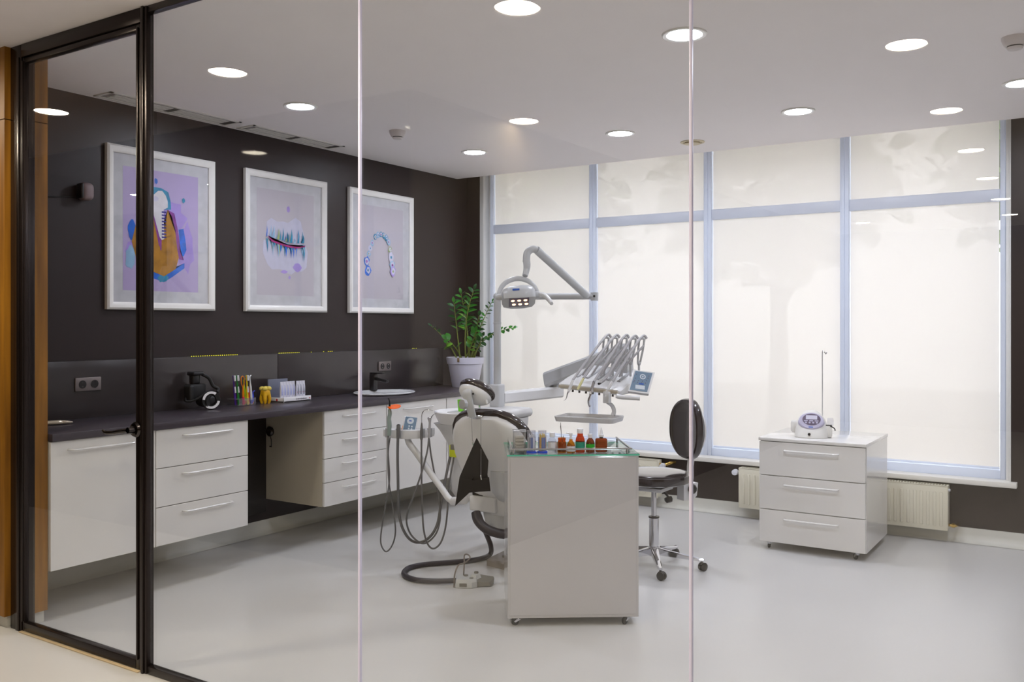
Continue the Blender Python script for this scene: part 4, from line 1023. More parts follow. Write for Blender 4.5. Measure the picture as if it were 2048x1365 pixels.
bottle(1184.5, 0.06, 'medicine_bottle', 'small dark brown bottle with a green label and lilac cap', 'bottle', [('bottle', 'brown_glass', lat([(0.0005, 0), (0.02, 0), (0.0222, 0.004), (0.0222, 0.044), (0.017, 0.062), (0.010, 0.07), (0.010, 0.078), (0.0005, 0.078)])), ('label', 'label_green', lat([(0.0225, 0.026), (0.0225, 0.044), (0.0223, 0.044), (0.0223, 0.026)])), ('cap', 'cap_white', lat([(0.0005, 0.074), (0.0115, 0.074), (0.0115, 0.092), (0.0005, 0.093)]))])
def flat_body(m): m.box((-0.030, -0.016, 0), (0.030, 0.016, 0.072), 0.010, 3)
def dropper(m): m.lathe([(0.0005, 0.072), (0.010, 0.072), (0.009, 0.08), (0.0005, 0.08)], (0, 0, 0), 16)
bottle(1206.5, 0.06, 'dropper_bottle', 'flat brown bottle with a lilac dropper tip, rightmost on the trolley', 'bottle', [('bottle', 'brown_glass', flat_body), ('neck', 'black_plastic', dropper), ('dropper_cap', 'cap_white', lat([(0.0005, 0.078), (0.012, 0.078), (0.0125, 0.088), (0.008, 0.094), (0.007, 0.104), (0.003, 0.118), (0.0015, 0.124), (0.0005, 0.124)]))])

# ------------------------------------------------------------------ dental chair
CXC = -2.94
t = thing('dental_chair', 'reclining dental chair with white shell and dark upholstery, left of the trolley', 'dental chair', (CXC, 4.95, 0))
m = M(); poly = [(-3.21, 4.66), (-3.20, 4.63), (-3.055, 4.605), (-2.85, 4.605), (-2.70, 4.64), (-2.68, 5.30), (-2.78, 5.42), (-3.10, 5.42), (-3.25, 5.05)]
m.loft([[(x, y, 0.0) for x, y in poly], [(x, y, 0.034) for x, y in poly], [(x * 0.97 + CXC * 0.03, y * 0.97 + 4.95 * 0.03, 0.042) for x, y in poly]]); bp = m.build('base_plate', 'taupe_base', t)
m = M()
for x, y in ((-3.13, 4.72), (-3.16, 4.95)): m.cyl((x, y, 0.04), (x, y, 0.056), 0.012, seg=8)
m.build('bolt', 'pedal_taupe', bp)
m = M(); m.box((-3.09, 4.70, 0.034), (-2.78, 5.25, 0.22), 0.03, 3); m.build('base_cover', 'unit_white', t)
m = M(); m.loft([[(CXC + sx * 0.10, y, z) for sx, y in ((-1, y0), (1, y0), (1, y0 + 0.22), (-1, y0 + 0.22))] for y0, z in ((4.85, 0.2), (4.72, 0.32), (4.62, 0.42))]); m.build('lift_arm', 'unit_shadow', t)
# under-seat housing
m = M(); m.box((-3.17, 4.40, 0.385), (-2.98, 4.60, 0.475), 0.012, 3); m.box((-3.05, 4.42, 0.36), (-2.72, 4.80, 0.50), 0.03, 3); m.build('frame_housing', 'unit_white', t)
m = M(); m.loft([[(x * s + (1 - s) * -2.965, y, z) for x, y in ((-3.09, 4.43), (-2.84, 4.43), (-2.84, 4.62), (-3.09, 4.62))] for z, s in ((0.46, 1.0), (0.38, 0.98), (0.30, 0.82), (0.255, 0.5))]); m.build('lower_housing', 'unit_grey', t)
m = M(); m.box((-3.16, 4.42, 0.475), (-3.08, 4.52, 0.525), 0.004); m.build('hinge_block', 'matt_black', t)
m = M(); m.tube([(-3.067, 4.328, 0.396), (-3.04, 4.31, 0.356), (-2.989, 4.318, 0.314), (-2.934, 4.355, 0.288), (-2.874, 4.406, 0.277), (-2.86, 4.51, 0.27)], 0.028, 14); m.build('bellows_hose', 'hose_dark', t)
# backrest
def back_c(z): return 4.225 + (1.03 - z) * 0.50
rows = [(0.46, 0.235), (0.50, 0.262), (0.58, 0.282), (0.68, 0.292), (0.78, 0.293), (0.86, 0.280), (0.915, 0.258), (0.957, 0.226), (0.988, 0.176), (1.006, 0.12)]
nv = Vector((0, 0.894, 0.447))
def sect(z, hw, off, th, n=32, e=3.5):
    c = Vector((CXC, back_c(z), z)) + nv * off
    return [c + Vector((math.copysign(abs(math.cos(2 * PI * i / n)) ** (2 / e), math.cos(2 * PI * i / n)) * hw, 0, 0)) + nv * (math.copysign(abs(math.sin(2 * PI * i / n)) ** (2 / e), math.sin(2 * PI * i / n)) * th) for i in range(n)]
m = M(); m.loft([sect(z, hw, 0.0 + 0.012 * (k == 0), 0.034 if 0 < k < len(rows) - 1 else 0.02) for k, (z, hw) in enumerate(rows)]); m.build('backrest_pad', 'dark_leather', t)
m = M(); R = []
for k, (z, hw) in enumerate(rows):
    hw2 = max(hw - 0.022, 0.05); zz_ = z - 0.014
    bulge = 0.030 + 0.035 * math.sin(PI * min(1, max(0, (z - 0.44) / 0.62)))
    c = Vector((CXC, back_c(zz_), zz_)) - nv * 0.030
    n = 28; ring = []
    for i in range(n + 1):
        a = PI * i / n
        ring.append(c + Vector((math.copysign(abs(math.cos(a)) ** 0.62, math.cos(a)) * hw2, 0, 0)) - nv * (abs(math.sin(a)) ** 0.7 * bulge))
    ring += [c + Vector((-hw2 * 0.9, 0, 0)) + nv * 0.012, c + Vector((hw2 * 0.9, 0, 0)) + nv * 0.012]
    R.append(ring)
m.loft(R); m.build('backrest_shell', 'unit_white', t)
m = M(); m.loft([[(CXC + 0.085 + sx * w, y, z) for sx, y in ((-1, y0 + 0.03), (-0.8, y0 + 0.006), (-0.4, y0), (0.4, y0), (0.8, y0 + 0.006), (1, y0 + 0.03), (1, y0 + 0.14), (-1, y0 + 0.14))] for z, y0, w in ((0.675, 4.335, 0.10), (0.65, 4.30, 0.118), (0.58, 4.305, 0.122), (0.52, 4.325, 0.115), (0.475, 4.355, 0.09), (0.455, 4.39, 0.05))]); m.build('pivot_cover', 'unit_grey', t)
# seat and leg rest
m = M(); R = []
for y, z, hw, th in ((4.50, 0.50, 0.23, 0.03), (4.56, 0.50, 0.265, 0.045), (4.80, 0.485, 0.275, 0.05), (5.10, 0.50, 0.27, 0.05), (5.30, 0.49, 0.25, 0.045), (5.50, 0.43, 0.23, 0.04), (5.70, 0.36, 0.21, 0.035), (5.75, 0.34, 0.17, 0.02)):
    R.append([Vector((CXC + math.copysign(abs(math.cos(2 * PI * i / 28)) ** 0.55, math.cos(2 * PI * i / 28)) * hw, y, z + math.copysign(abs(math.sin(2 * PI * i / 28)) ** 0.55, math.sin(2 * PI * i / 28)) * th)) for i in range(28)])
m.loft(R); m.build('seat_pad', 'dark_leather', t)
m = M(); m.box((-3.17, 4.56, 0.39), (-2.71, 5.20, 0.45), 0.025, 3); m.build('seat_shell', 'unit_white', t)
# headrest
HQ = rotm(-42, 14, 6)
hc = Vector((-2.968, 4.189, 1.11))
m = M(); m.ell(hc + HQ @ Vector((0, 0, 0.018)), (0.114, 0.084, 0.046), HQ, 36, 14); hp = m.build('headrest_pad', 'dark_leather', t)
m = M(); m.ell(hc + HQ @ Vector((0.0, 0.0, -0.010)), (0.103, 0.075, 0.052), HQ, 36, 12, -1, 0.35); m.build('headrest_shell', 'unit_white', hp)
m = M(); m.tube([Vector((-2.881, 4.162, 1.076)), Vector((-2.876, 4.165, 1.054))], 0.008, 10, smooth=False); m.build('release_button', 'unit_white', hp)
h0 = Vector((-2.97, 4.104, 1.115)); h1 = Vector((-2.961, 4.111, 1.06)); h2 = Vector((-2.962, 4.146, 0.978))
m = M(); m.tube([h0 + Vector((0.0, 0.03, 0.012)), h0, h1, h2], [0.022, 0.030, 0.026, 0.024], 12, 5, flat=0.5); hb = m.build('headrest_bracket', 'unit_grey', t)
m = M(); m.lathe([(0.0005, 0), (0.028, 0), (0.031, 0.01), (0.028, 0.022), (0.0005, 0.024)], Vector((-2.926, 4.025, 1.059)), 8, (-0.25, -0.95, 0.05)); m.build('headrest_knob', 'unit_shadow', hb)
m = M(); m.cyl(Vector((-2.936, 4.115, 1.11)), Vector((-2.924, 4.098, 1.112)), 0.006); m.build('pivot_hole', 'black_plastic', hb)
m = M(); m.cbox(Vector((-2.973, 4.186, 0.977)), (0.10, 0.02, 0.012), 0.004, rot=rotm(0, 0, 12)); m.build('bracket_plate', 'chrome', hb)

# patient bib hanging on two chains from the headrest bracket
BD = 5.02
t = thing('patient_bib', 'black folded bib hanging on thin chains from the dental chair headrest', 'bib', Vector((-2.909, 4.096, 0.692)))
front = [Vector(p) for p in ((-2.902, 4.101, 0.869), (-2.835, 4.12, 0.745), (-2.846, 4.126, 0.666), (-2.826, 4.126, 0.577), (-2.881, 4.114, 0.571), (-2.952, 4.104, 0.56), (-3.002, 4.036, 0.49), (-2.987, 4.057, 0.649), (-2.953, 4.091, 0.759))]
back = Vector((-0.546, 0.838, 0)) * 0.006
m = M(); cf = sum(front, Vector()) / len(front) + Vector((0.0, -0.012, 0.0))
A = [m._v(p) for p in front]; B = [m._v(p + back) for p in front]; ca = m._v(cf); cb = m._v(cf + back * 0.4)
for i in range(len(A)):
    j = (i + 1) % len(A)
    m._f([ca, A[i], A[j]]); m._f([cb, B[j], B[i]]); m._f([A[i], B[i], B[j], A[j]])
m.build('cloth', 'bib_cloth', t, sharp=60)
m = M(); fold = [Vector(p) for p in ((-2.972, 4.037, 0.648), (-2.899, 4.073, 0.636), (-2.827, 4.114, 0.656), (-2.823, 4.122, 0.578), (-2.873, 4.102, 0.573), (-2.941, 4.088, 0.563), (-2.996, 4.028, 0.492))]
m.loft([fold, [p + back * 0.7 for p in fold]]); m.build('folded_hem', 'bib_cloth', t, sharp=60)
for a, b in ((Vector((-2.943, 4.11, 0.982)), Vector((-2.909, 4.072, 0.844))), (Vector((-2.899, 4.139, 0.98)), Vector((-2.859, 4.081, 0.658)))):
    m = M(); n = 40
    m.tube([a, b], 0.0016, 6, smooth=False)
    for k in range(n): m.ell(a + (b - a) * (k + 0.5) / n, (0.0023, 0.0023, 0.0023), None, 6, 4)
    ch = m.build('chain', 'chrome', t)
    m = M(); d = Vector((0.838, 0.545, 0)); m.tube([b + Vector((0, 0, 0.012)), b, b + d * 0.003 + Vector((0, 0, -0.014))], 0.004, 8); m.build('clip', 'chrome', ch)

# ------------------------------------------------------------------ cuspidor column with lamp post and delivery arm
t = thing('dental_unit', 'white spittoon column standing behind the dental chair, with the lamp post on it', 'dental unit', (-3.5, 5.1, 0.33))
m = M(); R = []
def ucx(z): return 0
for z, x0, x1, y0, y1 in ((0.345, -3.60, -3.40, 4.80, 5.10), (0.40, -3.62, -3.38, 4.77, 5.10), (0.60, -3.63, -3.37, 4.76, 5.28), (0.72, -3.64, -3.36, 4.75, 5.38), (0.80, -3.66, -3.35, 4.70, 5.40), (0.85, -3.68, -3.35, 4.66, 5.41)):
    b = 0.05
    R.append([(x0 + b, y0, z), (x1 - b, y0, z), (x1, y0 + b, z), (x1, y1 - b, z), (x1 - b, y1, z), (x0 + b, y1, z), (x0, y1 - b, z), (x0, y0 + b, z)])
m.loft(R); m.build('column_body', 'unit_white', t)
m = M(); sc = Vector((-3.52, 4.82, 0.0)); R = []
for z, rx, ry in ((0.852, 0.15, 0.17), (0.90, 0.172, 0.195), (0.925, 0.18, 0.205), (0.93, 0.176, 0.20), (0.915, 0.155, 0.178), (0.875, 0.10, 0.11), (0.868, 0.02, 0.02)):
    R.append([sc + Vector((rx * math.cos(2 * PI * i / 36), ry * math.sin(2 * PI * i / 36), z)) for i in range(36)])
m.loft(R); m.build('spittoon_bowl', 'unit_white', t)
m = M(); m.tube([(-3.50, 4.98, 0.90), (-3.50, 4.98, 1.0), (-3.50, 4.95, 1.03), (-3.50, 4.90, 1.03), (-3.50, 4.88, 1.01)], 0.008, 8); m.build('cup_filler', 'chrome', t)
m = M(); m.box((-3.66, 5.06, 0.85), (-3.34, 5.42, 0.915), 0.03, 3); m.build('top_cover', 'unit_white', t)
pc = Vector((-3.585, 5.32, 0))
m = M(); m.box(pc + Vector((-0.044, -0.042, 0.91)), pc + Vector((0.040, 0.042, 1.075)), 0.014, 3); m.build('post_socket', 'unit_grey', t)
m = M(); m.box(Vector((-3.489, 4.626, 0.729)) - Vector((0.0, 0, 0)) + Vector((0, 0, -0.078)), Vector((-3.489, 4.626, 0.729)) + Vector((0.065, 0.03, 0.0)), 0.006, 2); yh = m.build('suction_holder', 'acid_yellow', t)
m = M(); m.box(Vector((-3.478, 4.627, 0.73)) + Vector((0.0, -0.004, -0.032)), Vector((-3.478, 4.627, 0.73)) + Vector((0.052, 0.02, 0.002)), 0.004, 2); m.build('holder_recess', 'pedal_taupe', yh)
m = M(); m.cyl(Vector((-3.422, 4.574, 0.385)), Vector((-3.268, 4.495, 0.421)), 0.026); m.build('support_tube', 'unit_white', t)
m = M(); m.tube([(-3.42, 4.85, 0.40), (-3.30, 4.75, 0.38), (-3.15, 4.62, 0.40)], 0.035, 12); m.build('mounting_arm', 'unit_white', t)
m = M(); m.box((-3.53, 4.66, 0.925), (-3.42, 4.76, 0.935), 0.003); m.build('cup_rest', 'unit_white', t)
cu = Vector((-3.463, 4.726, 0.913)); cu.z = 0.9355
t2 = thing('cup', 'small lime green cup behind the headrest knob, on the spittoon edge', 'cup', cu)
m = M(); m.lathe([(0.0005, 0), (0.021, 0), (0.027, 0.075), (0.025, 0.075), (0.0195, 0.003), (0.0005, 0.003)], cu, 28); m.build('cup_body', 'lime', t2)
# operating lamp
lt = thing('operating_lamp', 'grey white jointed dental lamp with lit diodes, over the dental chair', 'dental lamp', pc + Vector((0, 0, 1.075)))
m = M(); m.cyl(pc + Vector((0, 0, 1.07)), pc + Vector((0, 0, 1.70)), 0.0265, seg=28); m.lathe([(0.0275, 1.50), (0.029, 1.502), (0.029, 1.510), (0.0275, 1.512)], pc, 28, cap=False); m.build('post', 'unit_grey', lt)
a0 = pc + Vector((0, 0, 1.692)); a1 = Vector((-2.937, 5.557, 1.69))
m = M(); m.cyl(a0, a1, 0.0225, seg=24); m.ell(a0, (0.03, 0.03, 0.03)); m.build('lower_arm', 'unit_grey', lt)
m = M(); m.cyl(a1 + Vector((0, 0, -0.030)), a1 + Vector((0, 0, 0.026)), 0.026, seg=24); j = m.build('elbow_joint', 'unit_grey', lt)
m = M(); m.cyl(a1 + Vector((0.012, -0.026, 0.0)), a1 + Vector((0.014, -0.031, 0.0)), 0.008); m.build('joint_screw', 'black_plastic', j)
b0 = Vector((-2.958, 5.473, 1.698)); b1 = Vector((-3.084, 5.032, 1.981))
m = M(); m.cyl(b0, b1, 0.026, 0.0265, seg=24); m.ell(b0, (0.027, 0.027, 0.027)); m.build('spring_arm', 'unit_grey', lt)
c0 = Vector((-3.115, 4.965, 1.881)); c1 = Vector((-3.115, 4.941, 1.809))
m = M(); m.tube([b1, Vector((-3.103, 5.008, 1.984)), Vector((-3.123, 4.983, 1.96)), Vector((-3.123, 4.971, 1.914)), c0, Vector((-3.117, 4.963, 1.849)), c1], [0.024, 0.024, 0.024, 0.0235, 0.0235, 0.021, 0.018], 16, 6); m.lathe([(0.024, 0), (0.0258, 0.001), (0.0258, 0.006), (0.024, 0.007)], Vector((-3.123, 4.971, 1.901)), 20, cap=False); m.build('gooseneck', 'unit_grey', lt)
hd = Vector((-3.118, 4.867, 1.685))
HL = Matrix.Translation(hd) @ Matrix.Rotation(math.radians(36), 4, 'Z') @ Matrix.Rotation(math.radians(-4), 4, 'Y') @ Matrix.Rotation(math.radians(-24), 4, 'X')
# yoke: left pivot (-0.125), arch over, right pivot (+0.125)
m = M(HL); pts = [(-0.125 * math.cos(PI * k / 14), 0.02 - 0.0 * k, 0.125 * math.sin(PI * k / 14)) for k in range(15)]
m.tube([(-0.125, 0.0, -0.012)] + pts + [(0.125, 0, -0.012)], [0.012] + [0.012 + 0.006 * math.sin(PI * k / 14) for k in range(15)] + [0.012], 12, 2, flat=0.7); m.build('yoke', 'unit_grey', lt)
m = M(HL); R = []
for x, hy, zb, zt in ((-0.108, 0.045, -0.035, 0.008), (-0.098, 0.07, -0.050, 0.024), (-0.05, 0.085, -0.056, 0.040), (0.03, 0.088, -0.058, 0.044), (0.085, 0.078, -0.054, 0.036), (0.104, 0.055, -0.045, 0.014)):
    ring = [(x, hy, zb), (x, hy, -0.01), (x, hy * 0.85, zt * 0.7), (x, hy * 0.4, zt), (x, -hy * 0.4, zt), (x, -hy * 0.85, zt * 0.68), (x, -hy, -0.006), (x, -hy * 1.04, zb * 0.5), (x, -hy * 0.9, zb)]
    R.append(ring)
m.loft(R); hdm = m.build('lamp_head', 'unit_grey', lt, sharp=50)
m = M(HL); m.box((-0.066, -0.070, -0.062), (0.062, 0.05, -0.055), 0.003); m.build('lens_plate', 'bezel_purple', hdm)
for ix in range(3):
    for iy in range(2):
        m = M(HL); m.lathe([(0.0005, -0.003), (0.010, -0.003), (0.012, 0.0), (0.0005, 0.0)], (-0.042 + ix * 0.04 + iy * 0.008, -0.045 + iy * 0.055, -0.0622), 16); m.build('diode', 'led_warm', hdm)
m = M(HL); m.cbox((-0.018, -0.0905, -0.006), (0.044, 0.003, 0.013), 0.001, rot=rotm(3, 0, 0)); m.build('badge', 'logo_blue', hdm)
for s in (-1, 1):
    m = M(HL); m.lathe([(0.0005, 0), (0.022, 0), (0.020, 0.03), (0.014, 0.044), (0.0005, 0.046)], (s * 0.102, 0, -0.008), 18, (s, 0, 0)); m.build('pivot_knob', 'unit_grey', lt)
m = M(HL); m.tube([(0.135, -0.005, -0.012), (0.16, -0.012, -0.02), (0.185, -0.03, -0.06), (0.20, -0.045, -0.10)], [0.019, 0.021, 0.019, 0.014], 12, 5, flat=0.8); m.build('handle', 'unit_white', lt)

# ------------------------------------------------------------------ delivery arm and console
t = thing('delivery_console', 'white instrument console on a jointed arm with tray and keypad, before the window', 'dental console', (-2.79, 5.35, 1.05))
l0 = pc + Vector((0.0, 0.044, 0.975)); l1 = Vector((-3.465, 5.93, 0.983))
def beam(m, a, b, w, h0, h1=None, bev=0.012):
    a = Vector(a); b = Vector(b); h1 = h0 if h1 is None else h1
    d = (b - a).normalized(); s = d.cross(Vector((0, 0, 1))).normalized(); u = s.cross(d)
    R = []
    for f, h in ((0.0, h0), (1.0, h1)):
        c = a + (b - a) * f
        R.append([c + s * x * w / 2 + u * z * h / 2 for x, z in ((-1, -0.7), (-0.7, -1), (0.7, -1), (1, -0.7), (1, 0.7), (0.7, 1), (-0.7, 1), (-1, 0.7))])
    m.loft(R)
m = M(); beam(m, l0, l1 + Vector((0.005, 0.05, 0)), 0.085, 0.083); m.build('lower_arm', 'unit_white', t)
m = M(); m.cyl(l1, l1 + Vector((0.01, 0.03, 0.11)), 0.03, seg=24); m.build('arm_joint', 'unit_grey', t)
u0 = Vector((-3.537, 5.931, 1.074)); u1 = Vector((-2.70, 5.56, 1.325))
m = M(); beam(m, u0, u1, 0.075, 0.115, 0.085); ua = m.build('upper_arm', 'unit_grey', t)
m = M()
for k in (0, 1): m.cyl(Vector((-3.52, 5.918, 1.075)) + Vector((0.05 * k, 0.0, 0.004 * k)), Vector((-3.5, 5.883, 1.078)) + Vector((0.05 * k, 0.0, 0.004 * k)), 0.006)
m.build('arm_screw', 'black_plastic', ua)
m = M(); m.loft([[(-2.80, 5.50, 1.15), (-2.66, 5.50, 1.15), (-2.66, 5.60, 1.15), (-2.80, 5.60, 1.15)], [(-2.77, 5.53, 1.33), (-2.67, 5.53, 1.33), (-2.67, 5.60, 1.33), (-2.77, 5.60, 1.33)]]); m.build('console_neck', 'unit_grey', t)
# console body: front edge along X, top sloping up to the back
CR = Matrix.Translation((-2.785, 5.19, 1.062)) @ Matrix.Rotation(math.radians(5), 4, 'Z') @ Matrix.Rotation(math.radians(4), 4, 'Y')
m = M(CR); R = []
for y, z0, z1, hw in ((0.0, 0.0, 0.030, 0.215), (0.02, -0.004, 0.040, 0.222), (0.15, -0.004, 0.075, 0.220), (0.30, 0.0, 0.115, 0.20), (0.42, 0.02, 0.14, 0.165), (0.45, 0.04, 0.13, 0.15)):
    R.append([(-hw, y, z0 + 0.008), (-hw + 0.01, y, z0), (hw - 0.01, y, z0), (hw, y, z0 + 0.008), (hw, y, z1 - 0.01), (hw - 0.02, y, z1), (-hw + 0.02, y, z1), (-hw, y, z1 - 0.01)])
m.loft(R); cb_ = m.build('console_body', 'unit_white', t, sharp=40)
m = M(CR)
for k in range(5): m.tube([(-0.15 + k * 0.075, 0.13, 0.073), (-0.135 + k * 0.073, 0.33, 0.128)], 0.012, 8, smooth=False, flat=0.5)
m.build('hose_channel', 'unit_shadow', cb_)
m = M(CR); m.box((-0.215, -0.004, 0.004), (0.20, 0.002, 0.024), 0.002); m.build('front_strip', 'cabinet_side', cb_)
m = M(CR)
for k in range(8): m.cyl((-0.13 + k * 0.047, 0.04, -0.02), (-0.13 + k * 0.047, 0.04, 0.0), 0.007, seg=10)
m.build('control_knobs', 'slot_dark', cb_)
# keypad
KC = Vector((-2.469, 5.313, 1.129))
KQ = Matrix.Translation(KC) @ Matrix.Rotation(math.radians(30), 4, 'Z') @ Matrix.Rotation(math.radians(6), 4, 'Y') @ Matrix.Rotation(math.radians(-32), 4, 'X')
m = M(KQ); m.prism([(-0.098, -0.078), (0.062, -0.082), (0.098, 0.078), (-0.062, 0.082)], 0.0, 0.028, lambda u, v, w: (u * 0.82 + v * 0.02, w, v)); kp = m.build('keypad_housing', 'unit_white', t)
m = M(KQ); m.prism([(-0.088, -0.066), (0.048, -0.070), (0.080, 0.070), (-0.054, 0.074)], -0.0022, 0.0005, lambda u, v, w: (u * 0.82 + v * 0.02, w, v)); m.build('keypad_face', 'panel_blue', kp)
m = M(KQ); m.lathe([(0.012, 0.0), (0.019, 0.0), (0.019, 0.001), (0.012, 0.001)], (0.006, -0.0024, 0.036), 24, (0, -1, 0), cap=False); m.cyl((0.006, -0.002, 0.036), (0.006, -0.0032, 0.036), 0.006); m.build('dial', 'panel_pale', kp)
m = M(KQ); m.box((-0.038, -0.0032, -0.056), (0.022, -0.002, -0.028)); m.build('label_field', 'panel_pale', kp)
m = M(KQ); m.box((-0.016, -0.0032, -0.022), (0.014, -0.002, -0.012)); m.build('badge', 'logo_blue', kp)
m = M(KQ)
for x, z in ((-0.035, 0.05), (-0.04, 0.02), (-0.045, 0.0), (-0.05, -0.008), (-0.02, 0.005), (-0.025, -0.008), (0.005, 0.004), (0.0, -0.008), (0.03, 0.01), (0.025, -0.008), (0.04, 0.03), (0.045, 0.045)): m.cyl((x, -0.002, z), (x, -0.0032, z), 0.0032, seg=8)
m.build('keys', 'bezel_purple', kp)
m = M(); m.tube([Vector((-2.57, 5.152, 1.046)), Vector((-2.536, 5.174, 1.037)), Vector((-2.435, 5.216, 1.032))], 0.0145, 14, 4); m.build('handle_bar', 'unit_white', t)
# tray under the console
TQ = Matrix.Translation((-2.805, 5.235, 0.886)) @ Matrix.Rotation(math.radians(8), 4, 'Z')
m = M(TQ); R = []
def rr(hx, hy, r=0.03):
    out = []
    for cx, cy, a0 in ((hx - r, hy - r, 0), (-hx + r, hy - r, 90), (-hx + r, -hy + r, 180), (hx - r, -hy + r, 270)):
        for k in range(5): a = math.radians(a0 + 22.5 * k); out.append((cx + r * math.cos(a), cy + r * math.sin(a)))
    return out
for z, hx, hy in ((-0.020, 0.197, 0.117), (0.012, 0.205, 0.125), (0.014, 0.203, 0.123), (0.012, 0.196, 0.116), (-0.004, 0.188, 0.108)): R.append([(x, y, z) for x, y in rr(hx, hy)])
m.loft(R); m.build('tray', 'unit_white', t)
m = M(); m.box(Vector((-2.654, 5.193, 1.021)) + Vector((-0.022, -0.02, -0.028)), Vector((-2.654, 5.193, 1.021)) + Vector((0.022, 0.02, 0.045)), 0.006); m.tube([Vector((-2.676, 5.25, 0.99)), Vector((-2.659, 5.273, 0.97)), Vector((-2.648, 5.28, 0.937)), Vector((-2.654, 5.276, 0.905))], 0.020, 12, flat=0.6); m.build('tray_bracket', 'unit_white', t)
# whip arms
WT = [1213, 1230, 1249, 1267, 1284]
whip = []
for k, xw in enumerate(WT):
    top = Vector(((-2.758, 5.388, 1.417), (-2.697, 5.392, 1.416), (-2.631, 5.399, 1.415), (-2.569, 5.403, 1.412), (-2.509, 5.406, 1.412))[k])
    base = Vector(((-2.783, 5.407, 1.253), (-2.722, 5.411, 1.248), (-2.663, 5.426, 1.242), (-2.602, 5.429, 1.243), (-2.547, 5.441, 1.241))[k])
    whip.append(top)
    m = M()
    mid = base.lerp(top, 0.55)
    for s in (-1, 1):
        o_ = Vector((0.0055 * s, 0.0035 * s, 0))
        m.tube([base + o_, mid + o_ * 2.4, top + o_ * 2.4 - Vector((0, 0, 0.01))], 0.0072, 8, 4)
    m.cyl(mid + Vector((-0.012, -0.006, 0)), mid + Vector((0.012, 0.006, 0)), 0.005, seg=10); m.cyl(top + Vector((-0.014, -0.008, -0.008)), top + Vector((0.014, 0.008, -0.008)), 0.008, seg=12)
    m.ell(base, (0.013, 0.013, 0.016)); m.tube([base, base + Vector((0.0, 0.0, -0.09))], 0.008, 8, smooth=False); m.build('whip_arm', 'unit_grey', t)
# the five instruments hung over the console
GI = 'instruments hung over the dental console'
def instrument(k, label, nm, mid, hp0, hp1, tip, mat, r=0.0075):
    top = whip[k] + Vector((0, 0, 0.004))
    hp0 = Vector(hp0); hp1 = Vector(hp1)
    t = thing(nm, label, 'dental handpiece', hp1, group=GI)
    m = M(); m.tube([hp0, hp0.lerp(hp1, 0.5), hp1], [r * 1.05, r * 1.25, r], 12, 4); b = m.build('handpiece_body', mat, t)
    if tip: 
        m = M(); m.tube([hp1] + [Vector(q) for q in tip[1]], tip[2], 8, 4); m.build('tip', tip[0], t)
    back = Vector((0.05, 0.20, -0.10))
    m = M(); m.tube([hp0, hp0.lerp(top, 0.5) + Vector((0, 0, 0.006)), top, top + Vector((0.02, 0.03, -0.012))], 0.0085, 10, 6)
    m.tube([top + Vector((0.004, 0.012, -0.06)), top.lerp(Vector(mid), 0.6) + Vector((0, 0, -0.014)), Vector(mid)], 0.0075, 8, 5); m.build('hose', 'hose_light', t)
instrument(0, 'scaler handpiece with a thin hooked tip, leftmost over the console', 'scaler_handpiece', (-2.858, 5.239, 1.162), (-2.827, 5.057, 1.143), (-2.841, 5.024, 1.068), ('chrome', [(-2.846, 5.02, 1.056), (-2.849, 5.018, 1.037), (-2.857, 5.013, 1.018), (-2.867, 5.006, 1.014)], [0.006, 0.0045, 0.003, 0.0016, 0.001]), 'unit_white', 0.008)
instrument(1, 'pale yellow handpiece, second from the left over the console', 'handpiece', (-2.794, 5.245, 1.164), (-2.761, 5.076, 1.154), (-2.783, 5.037, 1.083), None, 'pale_yellow', 0.007)
instrument(2, 'chrome angled handpiece hanging lowest, middle over the console', 'angled_handpiece', (-2.735, 5.259, 1.162), (-2.696, 5.094, 1.133), (-2.705, 5.064, 1.052), ('chrome', [(-2.715, 5.057, 1.012), (-2.713, 5.059, 0.989), (-2.707, 5.063, 0.977)], [0.0075, 0.007, 0.006, 0.0065]), 'chrome', 0.0085)
instrument(3, 'grey hose end with a black connector, fourth over the console', 'hose_connector', (-2.673, 5.264, 1.16), (-2.641, 5.153, 1.154), (-2.664, 5.115, 1.124), ('black_plastic', [(-2.667, 5.107, 1.121), (-2.666, 5.102, 1.12)], [0.0085, 0.0088, 0.0075]), 'hose_light', 0.008)
instrument(4, 'white three way syringe with a bent nozzle, rightmost over the console', 'air_water_syringe', (-2.612, 5.28, 1.158), (-2.58, 5.122, 1.136), (-2.601, 5.096, 1.086), ('unit_white', [(-2.612, 5.089, 1.061), (-2.614, 5.087, 1.045)], [0.0075, 0.007, 0.004]), 'unit_white', 0.0085)

# ------------------------------------------------------------------ assistant's holder
t = thing('assistant_holder', 'white crescent instrument holder with a keypad, on a bent arm left of the chair', 'instrument holder', Vector((-3.718, 4.501, 0.807)))
AC = Vector((-3.718, 4.501, 0.807)); AQ = Matrix.Translation(AC) @ Matrix.Rotation(math.radians(33), 4, 'Z')
m = M(AQ); out = []; inn = []
N = 24
R0 = []; 
for k in range(N + 1):
    f = -1 + 2 * k / N
    x = 0.163 * f
    yb = -0.075 * (1 - f * f) + 0.02; ya = 0.055 + 0.01 * (1 - f * f)
    R0.append([(x, yb, -0.028 - 0.010 * (1 - f * f)), (x, yb - 0.004, -0.010), (x, yb, 0.016), (x, (ya + yb) / 2, 0.022), (x, ya, 0.018), (x, ya, -0.016)])
m.loft(R0); ah = m.build('holder_body', 'unit_white', t)
m = M(AQ)
for x in (-0.133, -0.064, 0.094, 0.135): m.cyl((x, -0.045 * (1 - (x / 0.163) ** 2) + 0.012, -0.032), (x, -0.045 * (1 - (x / 0.163) ** 2) + 0.012, 0.025), 0.0155, seg=16)
m.build('holder_slot', 'unit_shadow', ah)
